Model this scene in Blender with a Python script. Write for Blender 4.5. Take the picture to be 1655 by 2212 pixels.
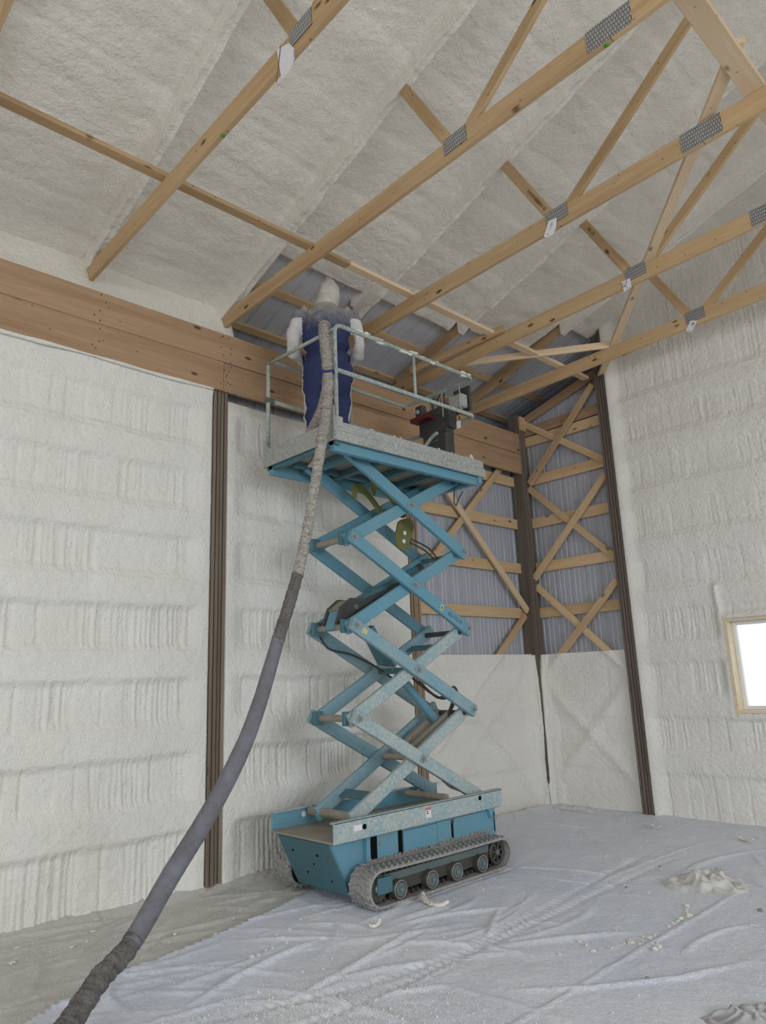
import bpy, bmesh, math, random
import numpy as np
from mathutils import Matrix, Vector
for o in list(bpy.data.objects): bpy.data.objects.remove(o, do_unlink=True)
SC = bpy.context.scene
COL = SC.collection
PI = math.pi

# ------------------------------------------------------------------ camera
cam_loc = Vector((5.568, -7.9971, 1.6))
yaw, pitch, roll, fpx = -0.8072, 0.2312, -0.038, 1546.0
f = Vector((math.sin(yaw)*math.cos(pitch), math.cos(yaw)*math.cos(pitch), math.sin(pitch)))
r0 = Vector((math.cos(yaw), -math.sin(yaw), 0)); u0 = r0.cross(f)
rr = r0*math.cos(roll) + u0*math.sin(roll); uu = -r0*math.sin(roll) + u0*math.cos(roll)
cd = bpy.data.cameras.new('camera'); cam = bpy.data.objects.new('camera', cd); COL.objects.link(cam)
cd.sensor_fit = 'HORIZONTAL'; cd.sensor_width = 36.0; cd.lens = fpx*36.0/1655.0
cd.clip_start = 0.05; cd.clip_end = 200
cam.matrix_world = Matrix(((rr.x, uu.x, -f.x, cam_loc.x), (rr.y, uu.y, -f.y, cam_loc.y), (rr.z, uu.z, -f.z, cam_loc.z), (0, 0, 0, 1)))
SC.camera = cam
# ------------------------------------------------------------------ sky, daylight, exposure
w = bpy.data.worlds.new('overcast_sky'); SC.world = w; w.use_nodes = True
bg = w.node_tree.nodes['Background']; bg.inputs[0].default_value = (0.93, 0.965, 1.0, 1); bg.inputs[1].default_value = 5.0
def door_light(name, loc, rot, sx, sy, watts, col):
    ld = bpy.data.lights.new(name, 'AREA'); ld.shape = 'RECTANGLE'; ld.size = sx; ld.size_y = sy
    ld.energy = watts; ld.color = col
    o = bpy.data.objects.new(name, ld); COL.objects.link(o); o.location = loc; o.rotation_euler = rot
    return o
# daylight in the two open overhead doors (behind and to the right of the photographer)
door_light('daylight_side_door', (12.5, -5.6, 3.3), (0, PI/2-.55, 0), 3.6, 6.6, 1500, (0.85, 0.925, 1.0))
door_light('daylight_end_door', (7.2, -15.3, 3.3), (-PI/2+.55, 0, PI), 7.4, 3.6, 1250, (0.92, 0.955, 1.0))
sd = bpy.data.lights.new('bounce_sun', 'SUN'); sd.energy = 5.0; sd.angle = .02; sd.color = (1.0, .96, .90)  # added so its bounce off the unseen floor brightens the ceiling
bounce_sun = bpy.data.objects.new('bounce_sun', sd); COL.objects.link(bounce_sun); bounce_sun.rotation_euler = Vector((-.66, .12, -.74)).to_track_quat('-Z', 'Y').to_euler(); bounce_sun.location = (16, -8, 8)
SC.view_settings.view_transform = 'Standard'; SC.view_settings.look = 'None'
SC.view_settings.gamma = 1.0; SC.view_settings.use_curve_mapping = False
SC.view_settings.exposure = -1.74
SC.cycles.max_bounces = 10; SC.cycles.diffuse_bounces = 6; SC.cycles.transparent_max_bounces = 12
SC.cycles.sample_clamp_indirect = 6.0

# ------------------------------------------------------------------ helpers
def link(o, parent=None):
    COL.objects.link(o)
    if parent is not None:
        o.parent = parent; o.matrix_parent_inverse = parent.matrix_world.inverted() if parent.type != 'EMPTY' else Matrix.Translation(-parent.location)
        if parent.type != 'EMPTY': o.matrix_parent_inverse = world_of(parent).inverted()
    return o
def world_of(o):
    m = o.matrix_basis.copy()
    if o.parent is not None: m = world_of(o.parent) @ o.matrix_parent_inverse @ m
    return m
def tag(o, label=None, cat=None, group=None, kind=None):
    if label: o['label'] = label
    if cat: o['category'] = cat
    if group: o['group'] = group
    if kind: o['kind'] = kind
    return o
def thing(name, loc, label, cat, group=None):
    o = bpy.data.objects.new(name, None); o.location = loc; o.empty_display_size = .1; COL.objects.link(o)
    return tag(o, label, cat, group)
def mobj(name, verts, faces, mat, parent=None, smooth=False, matrix=None):
    me = bpy.data.meshes.new(name); me.from_pydata([tuple(v) for v in verts], [], faces); me.update()
    return place(name, me, mat, parent, smooth, matrix)
def place(name, me, mat, parent=None, smooth=False, matrix=None):
    if mat is not None and not me.materials:
        for m in (mat if isinstance(mat, (list, tuple)) else [mat]): me.materials.append(m)
    if smooth: me.polygons.foreach_set('use_smooth', [True]*len(me.polygons))
    o = bpy.data.objects.new(name, me)
    if matrix is not None: o.matrix_basis = matrix
    return link(o, parent)
def frame_mat(p0, p1, up=(0, 0, 1)):
    p0 = Vector(p0); p1 = Vector(p1); x = (p1-p0).normalized(); up = Vector(up)
    y = up.cross(x)
    if y.length < 1e-5: y = Vector((0, 1, 0)).cross(x)
    y.normalize(); z = x.cross(y)
    m = Matrix((x, y, z)).transposed().to_4x4(); m.translation = p0
    return m
def prism_x(L, w, h, c):      # chamfered bar along local +X, centred on Y and Z
    a, b = w/2, h/2
    pr = [(-a+c, -b), (a-c, -b), (a, -b+c), (a, b-c), (a-c, b), (-a+c, b), (-a, b-c), (-a, -b+c)]
    v = [(x, y, z) for x in (0, L) for y, z in pr]
    fs = [tuple(range(7, -1, -1)), tuple(range(8, 16))] + [(i, (i+1) % 8, 8+(i+1) % 8, 8+i) for i in range(8)]
    return v, fs
def beam(name, p0, p1, w, h, mat, parent=None, up=(0, 0, 1), c=.003):
    m = frame_mat(p0, p1, up); L = (Vector(p1)-Vector(p0)).length
    v, fs = prism_x(L, w, h, c)
    return mobj(name, v, fs, mat, parent, matrix=m)
def box(name, x0, x1, y0, y1, z0, z1, mat, parent=None, bev=.004):
    cx, cy, cz = (x0+x1)/2, (y0+y1)/2, (z0+z1)/2
    bm = bmesh.new(); bmesh.ops.create_cube(bm, size=1)
    bmesh.ops.scale(bm, vec=(abs(x1-x0), abs(y1-y0), abs(z1-z0)), verts=bm.verts)
    if bev > 0:
        bmesh.ops.bevel(bm, geom=list(bm.edges), offset=min(bev, .4*min(abs(x1-x0), abs(y1-y0), abs(z1-z0))), segments=1, affect='EDGES')
    me = bpy.data.meshes.new(name); bm.to_mesh(me); bm.free()
    return place(name, me, mat, parent, matrix=Matrix.Translation((cx, cy, cz)))
def tube_geo(path, r, n=10, close=False):
    P = [Vector(p) for p in path]; N = len(P)
    R = r if isinstance(r, (list, tuple, np.ndarray)) else [r]*N
    V = []; nrm = None
    for i in range(N):
        if close: t = (P[(i+1) % N]-P[i-1]).normalized()
        else: t = (P[min(i+1, N-1)]-P[max(i-1, 0)]).normalized()
        if nrm is None:
            nrm = t.orthogonal().normalized()
        else:
            nrm = (nrm - t*nrm.dot(t)).normalized()
        b = t.cross(nrm)
        for k in range(n):
            a = 2*PI*k/n; V.append(P[i]+(nrm*math.cos(a)+b*math.sin(a))*R[i])
    F = []
    for i in range(N if close else N-1):
        j = (i+1) % N
        for k in range(n): F.append((i*n+k, i*n+(k+1) % n, j*n+(k+1) % n, j*n+k))
    if not close: F += [tuple(range(n-1, -1, -1)), tuple(range((N-1)*n, N*n))]
    return V, F
def tube(name, path, r, mat, parent=None, n=10, close=False):
    V, F = tube_geo(path, r, n, close)
    c = sum((Vector(p) for p in path), Vector())/len(path)
    return mobj(name, [v-c for v in V], F, mat, parent, True, Matrix.Translation(c))
def spline(pts, k=6):      # Catmull-Rom
    P = [Vector(p) for p in pts]; out = []
    for i in range(len(P)-1):
        a, b, c, d = P[max(i-1, 0)], P[i], P[i+1], P[min(i+2, len(P)-1)]
        for s in range(k):
            t = s/k
            out.append(.5*((2*b)+(c-a)*t+(2*a-5*b+4*c-d)*t*t+(3*b-a-3*c+d)*t**3))
    out.append(P[-1]); return out
def rounded(pts, rad, k=5):   # polyline with rounded corners
    P = [Vector(p) for p in pts]; out = [P[0]]
    for i in range(1, len(P)-1):
        a = (P[i-1]-P[i]).normalized(); b = (P[i+1]-P[i]).normalized()
        q0 = P[i]+a*rad; q1 = P[i]+b*rad
        for s in range(k+1):
            t = s/k; out.append(q0*(1-t)**2+P[i]*2*t*(1-t)+q1*t*t)
    out.append(P[-1]); return out
def cyl(name, p0, p1, r, mat, parent=None, n=16, r2=None, c=.0):
    p0 = Vector(p0); p1 = Vector(p1); m = frame_mat(p0, p1); L = (p1-p0).length
    c = min(c, L*.3, r*.3); r2 = r if r2 is None else r2
    rings = [(0, r)] if c <= 0 else [(0, r-c), (c, r)]
    rings += [(L, r2)] if c <= 0 else [(L-c, r2), (L, r2-c)]
    V = [(x, q*math.cos(2*PI*k/n), q*math.sin(2*PI*k/n)) for x, q in rings for k in range(n)]
    F = [(i*n+k, i*n+(k+1) % n, (i+1)*n+(k+1) % n, (i+1)*n+k) for i in range(len(rings)-1) for k in range(n)]
    F += [tuple(range(n-1, -1, -1)), tuple(range((len(rings)-1)*n, len(rings)*n))]
    return mobj(name, V, F, mat, parent, False, m)
def prism(name, poly, axis, a0, a1, mat, parent=None):   # polygon extruded along an axis
    n = len(poly); V = []
    for a in (a0, a1):
        for p, q in poly: V.append({'X': (a, p, q), 'Y': (p, a, q), 'Z': (p, q, a)}[axis])
    c = Vector(np.mean(np.array(V), axis=0))
    F = [tuple(range(n-1, -1, -1)), tuple(range(n, 2*n))]+[(i, (i+1) % n, n+(i+1) % n, n+i) for i in range(n)]
    return mobj(name, [Vector(v)-c for v in V], F, mat, parent, False, Matrix.Translation(c))
def text_mesh(name, s, size, mat, matrix, parent, extrude=.0008):
    cu = bpy.data.curves.new(name, 'FONT'); cu.body = s; cu.size = size; cu.extrude = extrude; cu.align_x = 'CENTER'; cu.align_y = 'CENTER'
    t = bpy.data.objects.new('tmp_text', cu); COL.objects.link(t)
    me = bpy.data.meshes.new_from_object(t.evaluated_get(bpy.context.evaluated_depsgraph_get()))
    bpy.data.objects.remove(t, do_unlink=True); bpy.data.curves.remove(cu)
    me.materials.clear()
    return place(name, me, mat, parent, matrix=matrix)
# --- numpy noise
def _h(ix, iy, s):
    n = (ix.astype(np.int64)*374761393+iy.astype(np.int64)*668265263+s*974634777) & 0x7fffffff
    n = ((n ^ (n >> 13))*1274126177) & 0x7fffffff
    return ((n ^ (n >> 16)) & 0xffff)/65535.0
def vn(x, y, s=0):
    ix = np.floor(x); iy = np.floor(y); fx = x-ix; fy = y-iy
    fx = fx*fx*(3-2*fx); fy = fy*fy*(3-2*fy)
    a = _h(ix, iy, s); b = _h(ix+1, iy, s); c = _h(ix, iy+1, s); d = _h(ix+1, iy+1, s)
    return (a*(1-fx)+b*fx)*(1-fy)+(c*(1-fx)+d*fx)*fy-.5
def fbm(x, y, s=0, o=3):
    r = 0; a = 1
    for k in range(o): r = r+a*vn(x*2**k, y*2**k, s+k*17); a *= .5
    return r
def sstep(a, b, x):
    t = np.clip((x-a)/(b-a), 0, 1); return t*t*(3-2*t)
def grid_mesh(name, P, mask, mat, parent=None, back=None, smooth=True):
    """P (nu,nv,3) surface, mask (nu-1,nv-1) cells kept, back (nu,nv,3) points the open edges are closed to"""
    nu, nv, _ = P.shape
    idx = np.arange(nu*nv).reshape(nu, nv)
    q = np.stack([idx[:-1, :-1], idx[1:, :-1], idx[1:, 1:], idx[:-1, 1:]], -1)
    quads = [q[mask]]
    verts = [P.reshape(-1, 3)]
    if back is not None:
        off = nu*nv; verts.append(back.reshape(-1, 3))
        mp = np.zeros((nu+1, nv+1), bool); mp[1:-1, 1:-1] = mask
        for (a, b, s) in (((0, 0), (1, 0), (0, -1)), ((1, 1), (0, 1), (0, 1)), ((0, 1), (0, 0), (-1, 0)), ((1, 0), (1, 1), (1, 0))):
            nb = mp[1+s[0]:nu+s[0], 1+s[1]:nv+s[1]]
            e = mask & ~nb
            i, j = np.nonzero(e)
            va = idx[i+a[0], j+a[1]]; vb = idx[i+b[0], j+b[1]]
            quads.append(np.stack([vb, va, va+off, vb+off], -1))
    Q = np.concatenate(quads); V = np.concatenate(verts)
    used = np.unique(Q); remap = np.zeros(len(V), np.int64); remap[used] = np.arange(len(used))
    V = V[used]; Q = remap[Q]
    me = bpy.data.meshes.new(name)
    me.vertices.add(len(V)); me.vertices.foreach_set('co', V.astype(np.float32).ravel())
    me.loops.add(Q.size); me.loops.foreach_set('vertex_index', Q.astype(np.int32).ravel())
    me.polygons.add(len(Q)); me.polygons.foreach_set('loop_start', np.arange(0, Q.size, 4, dtype=np.int32))
    me.update(calc_edges=True); me.validate()
    return place(name, me, mat, parent, smooth)

# ------------------------------------------------------------------ materials
class NT:
    def __init__(s, name, rough=.7, spec=.3, metal=0.0):
        s.m = bpy.data.materials.new(name); s.m.use_nodes = True; s.t = s.m.node_tree; s.n = s.t.nodes; s.l = s.t.links
        s.p = s.n['Principled BSDF']; s.p.inputs['Roughness'].default_value = rough
        s.p.inputs['Specular IOR Level'].default_value = spec; s.p.inputs['Metallic'].default_value = metal
        s.co = None
    def node(s, t, **kw):
        n = s.n.new(t)
        for k, v in kw.items(): setattr(n, k, v)
        return n
    def put(s, n, i, v):
        if hasattr(v, 'links') or isinstance(v, bpy.types.NodeSocket): s.l.new(v, n.inputs[i])
        else: n.inputs[i].default_value = v
    def coord(s, scale=(1, 1, 1), rand=False, kind='Object'):
        tc = s.node('ShaderNodeTexCoord'); mp = s.node('ShaderNodeMapping'); mp.inputs['Scale'].default_value = scale
        s.l.new(tc.outputs[kind], mp.inputs['Vector'])
        if rand:
            oi = s.node('ShaderNodeObjectInfo'); mm = s.node('ShaderNodeMath', operation='MULTIPLY'); mm.inputs[1].default_value = 37.0
            s.l.new(oi.outputs['Random'], mm.inputs[0]); s.l.new(mm.outputs[0], mp.inputs['Location'])
        return mp.outputs[0]
    def noise(s, co, scale, detail=4, rough=.55, dist=0):
        n = s.node('ShaderNodeTexNoise'); s.l.new(co, n.inputs['Vector'])
        n.inputs['Scale'].default_value = scale; n.inputs['Detail'].default_value = detail
        n.inputs['Roughness'].default_value = rough; n.inputs['Distortion'].default_value = dist
        return n.outputs[0]
    def voro(s, co, scale, feature='F1'):
        n = s.node('ShaderNodeTexVoronoi', feature=feature); s.l.new(co, n.inputs['Vector']); n.inputs['Scale'].default_value = scale
        return n.outputs['Distance']
    def ramp(s, v, stops):
        n = s.node('ShaderNodeValToRGB'); s.l.new(v, n.inputs[0]); e = n.color_ramp.elements
        while len(e) < len(stops): e.new(.5)
        for i, (p, c) in enumerate(stops):
            e[i].position = p; e[i].color = (*c, 1) if isinstance(c, (tuple, list)) else (c, c, c, 1)
        return n.outputs[0]
    def mix(s, fac, a, b, mode='MIX'):
        n = s.node('ShaderNodeMix', data_type='RGBA', blend_type=mode)
        s.put(n, 0, fac)
        for i, v in ((6, a), (7, b)):
            if isinstance(v, (tuple, list)): n.inputs[i].default_value = (*v, 1)
            else: s.l.new(v, n.inputs[i])
        return n.outputs[2]
    def math(s, op, a, b=0.0):
        n = s.node('ShaderNodeMath', operation=op); s.put(n, 0, a); s.put(n, 1, b); return n.outputs[0]
    def base(s, c):
        if isinstance(c, (tuple, list)): s.p.inputs['Base Color'].default_value = (*c, 1)
        else: s.l.new(c, s.p.inputs['Base Color'])
        return s
    def rough(s, v): s.put(s.p, 'Roughness', v); return s
    def bump(s, hgt, strength=.3, dist=.01):
        n = s.node('ShaderNodeBump'); n.inputs['Strength'].default_value = strength; n.inputs['Distance'].default_value = dist
        s.l.new(hgt, n.inputs['Height']); s.l.new(n.outputs[0], s.p.inputs['Normal']); return s

def foam_mat(name, ca, cb):
    k = NT(name, .8, .25); co = k.coord()
    big = k.noise(co, 1.6, 4); fine = k.noise(co, 55, 3, .6); mid = k.noise(co, 22, 3)
    c = k.mix(k.ramp(big, [(.3, 0.), (.7, 1.)]), ca, cb)
    c = k.mix(k.math('MULTIPLY', k.ramp(fine, [(.35, 1.), (.62, 0.)]), .14), c, (.55, .53, .48))
    k.base(c); k.bump(k.math('ADD', k.math('MULTIPLY', fine, .6), mid), .8, .018)
    return k.m
M_FOAM = foam_mat('spray_foam_white', (.84, .815, .765), (.785, .758, .70))
M_FOAMC = foam_mat('spray_foam_cream', (.84, .808, .74), (.78, .745, .67))
def wood_mat(name, ca, cb, cdark, knot=1.0, stretch=.06, over=0.0, bump=.25, rough=.7):
    k = NT(name, rough, .25); co = k.coord((stretch, 1, 1), True); cr = k.coord((1, 1, 1), True)
    g = k.noise(co, 42, 5, .62, 1.2); g2 = k.noise(co, 9, 3)
    c = k.mix(k.ramp(g, [(.32, 0.), (.68, 1.)]), ca, cb)
    c = k.mix(k.math('MULTIPLY', k.ramp(g2, [(.42, 0.), (.68, 1.)]), .55), c, cdark)
    ck = k.coord((.45, 1, 1), True)
    vk = k.voro(ck, 6.0)
    c = k.mix(k.math('MULTIPLY', k.ramp(vk, [(.07, 1.), (.13, 0.)]), .85*knot), c, (.06, .03, .015))
    vn_ = k.voro(cr, 11)
    c = k.mix(k.math('MULTIPLY', k.ramp(vn_, [(.06, 1.), (.10, 0.)]), .75*knot), c, (.10, .06, .03))
    oi = k.node('ShaderNodeObjectInfo')
    hv = k.node('ShaderNodeHueSaturation'); k.l.new(c, hv.inputs['Color'])
    k.l.new(k.math('ADD', k.math('MULTIPLY', oi.outputs['Random'], .22), .89), hv.inputs['Value'])
    c = hv.outputs[0]
    if over > 0:
        ov = k.ramp(k.noise(cr, 7, 5, .7), [(.62-over*.2, 0.), (.80-over*.2, 1.)])
        c = k.mix(ov, c, (.74, .73, .70))
    k.base(c); k.bump(g, bump, .004)
    return k.m
M_WOOD = wood_mat('pine_truss_wood', (.50, .338, .180), (.58, .415, .242), (.375, .232, .112))
M_WOODP = wood_mat('pale_pine_wood', (.74, .56, .37), (.80, .64, .45), (.64, .44, .26), .7)
M_GIRT = wood_mat('girt_wood', (.57, .395, .225), (.65, .475, .29), (.46, .295, .155), .8)
M_HEAD = wood_mat('header_plank_wood', (.36, .228, .135), (.45, .30, .185), (.265, .155, .085), 1.0, .05)
M_POST = wood_mat('weathered_post_wood', (.135, .105, .084), (.21, .170, .138), (.080, .062, .050), .4, .03, 0.0, .8, .9)
M_POSTO = wood_mat('oversprayed_post_wood', (.19, .145, .108), (.28, .225, .172), (.105, .080, .060), .4, .03, 0.0, .8, .9)
def paint_mat(name, col, rough=.5, spec=.4, metal=0., var=.12):
    k = NT(name, rough, spec, metal); co = k.coord()
    n = k.noise(co, 14, 5)
    k.base(k.mix(k.math('MULTIPLY', k.ramp(n, [(.3, 0.), (.75, 1.)]), 1.0), col, tuple(c*(1-var*2) for c in col)))
    k.bump(n, .08, .003); return k.m
M_METAL = paint_mat('galvanised_siding', (.46, .475, .525), .42, .5, .15, .05)
M_ROOF = paint_mat('galvanised_roofing', (.60, .61, .65), .5, .5, .1, .06)
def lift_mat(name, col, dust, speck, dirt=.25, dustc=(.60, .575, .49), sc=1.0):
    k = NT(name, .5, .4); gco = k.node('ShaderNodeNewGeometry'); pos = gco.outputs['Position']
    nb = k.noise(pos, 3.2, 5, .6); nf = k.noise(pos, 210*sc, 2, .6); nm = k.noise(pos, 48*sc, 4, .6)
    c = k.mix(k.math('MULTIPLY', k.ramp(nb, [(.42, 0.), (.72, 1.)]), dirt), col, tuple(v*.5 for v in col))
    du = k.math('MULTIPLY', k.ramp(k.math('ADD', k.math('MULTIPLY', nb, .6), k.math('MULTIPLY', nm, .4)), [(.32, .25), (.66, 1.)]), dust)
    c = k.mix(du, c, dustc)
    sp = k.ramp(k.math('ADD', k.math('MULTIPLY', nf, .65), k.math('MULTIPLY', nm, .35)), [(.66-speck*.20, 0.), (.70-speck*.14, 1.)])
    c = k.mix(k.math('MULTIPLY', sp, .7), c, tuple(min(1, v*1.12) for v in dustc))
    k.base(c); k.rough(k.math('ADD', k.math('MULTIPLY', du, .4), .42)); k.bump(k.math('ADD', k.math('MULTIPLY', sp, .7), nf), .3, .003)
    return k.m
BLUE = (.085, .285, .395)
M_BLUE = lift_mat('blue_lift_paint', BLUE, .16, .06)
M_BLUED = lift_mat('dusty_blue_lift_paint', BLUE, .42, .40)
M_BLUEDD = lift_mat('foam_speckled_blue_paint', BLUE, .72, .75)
M_TOE = lift_mat('foam_speckled_grey_board', (.16, .20, .21), .55, 1.0, .3, (.50, .495, .45))
M_RAIL = lift_mat('foam_coated_rail_paint', (.05, .17, .20), .72, .8)
M_TEALD = lift_mat('dark_teal_panel_paint', (.03, .145, .19), .10, .10, .5)
M_GRIME = lift_mat('brown_dust_grime', (.20, .165, .12), .45, .3)
M_RUST = lift_mat('grimy_cross_tube', (.17, .13, .085), .5, .3)
M_BLACK = lift_mat('dusty_black_plastic', (.018, .020, .022), .10, .16)
M_RUB = lift_mat('dusty_track_rubber', (.17, .165, .16), .55, .75, .3, (.46, .45, .43))
M_RUBD = lift_mat('black_track_rubber', (.028, .026, .025), .10, .12)
M_STEEL = lift_mat('scuffed_wheel_steel', (.075, .11, .115), .15, .15)
M_STEELB = paint_mat('bare_nut_steel', (.42, .41, .38), .4, .5, .5)
M_OLIVE = paint_mat('olive_bracket_paint', (.17, .18, .055), .6)
M_RED = paint_mat('dull_red_tray', (.14, .018, .022), .5)
M_PAPER = paint_mat('white_paper', (.78, .76, .79), .8, .2, 0, .03)
M_INK = paint_mat('dark_ink', (.035, .03, .03), .8, .1)
M_HOLE = paint_mat('black_hole', (.006, .006, .007), .9, .1)
M_YEL = paint_mat('faded_yellow_sticker', (.62, .55, .27), .7)
M_REDS = paint_mat('faded_red_sticker', (.62, .20, .17), .7)
M_GREEN = paint_mat('green_paint_dot', (.06, .38, .04), .7)
def plate_mat():
    k = NT('punched_galvanised_plate', .42, .5, .55)
    tc_ = k.node('ShaderNodeTexCoord'); mp_ = k.node('ShaderNodeMapping'); mp_.inputs['Rotation'].default_value = (PI/2, 0, 0); k.l.new(tc_.outputs['Object'], mp_.inputs[0]); co = mp_.outputs[0]
    br = k.node('ShaderNodeTexBrick'); k.l.new(co, br.inputs['Vector']); br.inputs['Scale'].default_value = 20; br.offset = .5
    br.inputs['Color1'].default_value = (.42, .42, .42, 1); br.inputs['Color2'].default_value = (.50, .50, .49, 1); br.inputs['Mortar'].default_value = (.06, .06, .06, 1)
    br.inputs['Mortar Size'].default_value = .04; br.inputs['Brick Width'].default_value = .36; br.inputs['Row Height'].default_value = .62
    k.base(br.outputs[0]); k.bump(br.outputs[0], .3, .002); return k.m
M_PLATE = plate_mat()
def fabric(name, col, dust=0.0, zlo=0, zhi=1):
    k = NT(name, .9, .15); co = k.coord(); n = k.noise(co, 9, 5, .6, .6); nf = k.noise(co, 120, 2)
    c = k.mix(k.ramp(n, [(.3, 0.), (.75, 1.)]), col, tuple(v*.68 for v in col))
    if dust:
        sx = k.node('ShaderNodeSeparateXYZ'); k.l.new(co, sx.inputs[0])
        zz = k.math('DIVIDE', k.math('SUBTRACT', sx.outputs[2], zlo), zhi-zlo)
        zz = k.math('ADD', zz, k.math('MULTIPLY', k.math('SUBTRACT', k.noise(co, 16, 5, .7), .5), .9))
        d = k.math('MULTIPLY', k.ramp(zz, [(.15, 0.), (.9, 1.)]), dust)
        c = k.mix(d, c, (.40, .38, .33))
    k.base(c); k.bump(k.math('ADD', k.math('MULTIPLY', n, 2.0), nf), .5, .012); return k.m
M_NAVY = fabric('navy_coverall_cloth', (.048, .060, .145), .85, 1.18, 1.50)
M_WHITE = fabric('white_coverall_cloth', (.74, .71, .70))
M_HOOD = fabric('off_white_hood_cloth', (.66, .63, .57))
M_SKIN = paint_mat('skin', (.55, .33, .24), .6)
M_GLOVE = paint_mat('black_glove', (.02, .02, .022), .6)
def hose_mat(name, a, b, scale, crack, stretch=(1, 1, 1)):
    k = NT(name, .85, .2); g = k.node('ShaderNodeNewGeometry'); pos = g.outputs['Position']
    mp = k.node('ShaderNodeMapping'); mp.inputs['Scale'].default_value = stretch; k.l.new(pos, mp.inputs[0]); co = mp.outputs[0]
    n = k.noise(co, scale, 5, .65, 1.0); n2 = k.noise(co, scale*5, 4, .7)
    c = k.mix(k.ramp(n, [(.36, 0.), (.66, 1.)]), a, b)
    c = k.mix(k.math('MULTIPLY', k.ramp(n2, [(.38, 1.), (.47, 0.)]), crack), c, (.05, .045, .04))
    k.base(c); k.bump(k.math('ADD', n, k.math('MULTIPLY', n2, .6)), .8, .012); return k.m
M_HWRAP = hose_mat('crusted_tape_wrap', (.48, .445, .395), (.27, .24, .21), 16, .9, (1, 1, 2.2))
M_HBARK = hose_mat('cracked_foam_wrap', (.62, .59, .52), (.30, .275, .24), 20, 1.0, (1, 1, 2.6))
M_HTAPE = hose_mat('dark_grey_tape', (.115, .105, .10), (.20, .185, .175), 16, .6)
M_HSLEEVE = hose_mat('dusty_blue_grey_sleeve', (.205, .208, .24), (.15, .146, .155), 6, .12)
def film_mat(name, ca, cb, dustc, glossy):
    k = NT(name, .5, .5); co = k.coord()
    big = k.noise(co, .55, 4, .6); mid = k.noise(co, 2.6, 6, .65, .6); fine = k.noise(co, 70, 4, .7); grit = k.noise(co, 24, 5, .75)
    c = k.mix(k.ramp(mid, [(.3, 0.), (.7, 1.)]), ca, cb)
    d = k.ramp(k.math('ADD', k.math('MULTIPLY', big, .55), k.math('MULTIPLY', grit, .45)), [(.44, 0.), (.60, 1.)])
    c = k.mix(k.math('MULTIPLY', d, .75), c, dustc)
    sp = k.ramp(fine, [(.60, 0.), (.68, 1.)])
    c = k.mix(k.math('MULTIPLY', sp, .45), c, (.80, .79, .76))
    c = k.mix(k.math('MULTIPLY', k.ramp(k.noise(co, 38, 5, .75), [(.34, 1.), (.47, 0.)]), .28), c, (.36, .365, .38))
    k.base(c)
    k.rough(k.math('ADD', k.math('MULTIPLY', k.ramp(k.noise(co, 1.7, 5, .6), [(.42, 1.), (.66, 0.)]), glossy), .92-glossy))
    k.bump(k.math('ADD', k.math('MULTIPLY', grit, 1.6), fine), .7, .010)
    return k.m
M_FILM = film_mat('dusty_clear_film', (.66, .705, .83), (.765, .80, .895), (.83, .845, .88), .60)
M_FILMW = film_mat('dusty_film_by_wall', (.54, .525, .49), (.64, .625, .59), (.69, .675, .645), .3)
def clear_film(name, col, alpha, rough):
    k = NT(name, rough, .6); k.base(col); k.p.inputs['Alpha'].default_value = alpha; return k.m
M_BAG = clear_film('milky_plastic_film', (.78, .76, .72), .72, .28)
M_FOIL = clear_film('shiny_plastic_film', (.62, .63, .66), 1.0, .16); M_FOIL.node_tree.nodes['Principled BSDF'].inputs['Metallic'].default_value = .55
M_CRUMB = paint_mat('cream_foam_crumb', (.74, .71, .63), .8, .2, 0, .06)
M_SLAB = paint_mat('concrete_slab', (.36, .35, .34), .9, .2)
k = NT('window_glass', .04, .5); k.base((1, 1, 1)); k.p.inputs['Transmission Weight'].default_value = 1.0; k.p.inputs['IOR'].default_value = 1.02; M_GLASS = k.m
M_VINYL = paint_mat('white_vinyl_sash', (.80, .80, .80), .5, .4, 0, .03)
M_JAMB = wood_mat('pale_window_jamb', (.72, .60, .42), (.80, .69, .52), (.66, .52, .34), 0.0)

# ------------------------------------------------------------------ building dimensions
TR = [-7.22, -5.87, -4.51, -3.23, -1.90, -0.59]        # far face of each truss, Y
XE, XR, YF = 11.36, 5.6, -14.2                          # right wall, ridge, front wall
RS = 1/3
def roof_z(x): return 5.545 + RS*np.minimum(x, 2*XR-x)   # underside of metal roofing
def chord_b(x): return 5.13+.0231*np.minimum(x, 2*XR-x)
GB = [.545, 1.14, 1.735, 2.33, 2.935, 3.545, 4.145, 4.71]   # girt undersides
random.seed(5); rng = np.random.RandomState(7)

# ------------------------------------------------------------------ floor
fl = box('floor', -.35, XE+.2, YF-.2, .35, -.25, -.03, M_SLAB, None, 0); tag(fl, 'grey concrete slab under the plastic sheeting', kind='structure')

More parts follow.
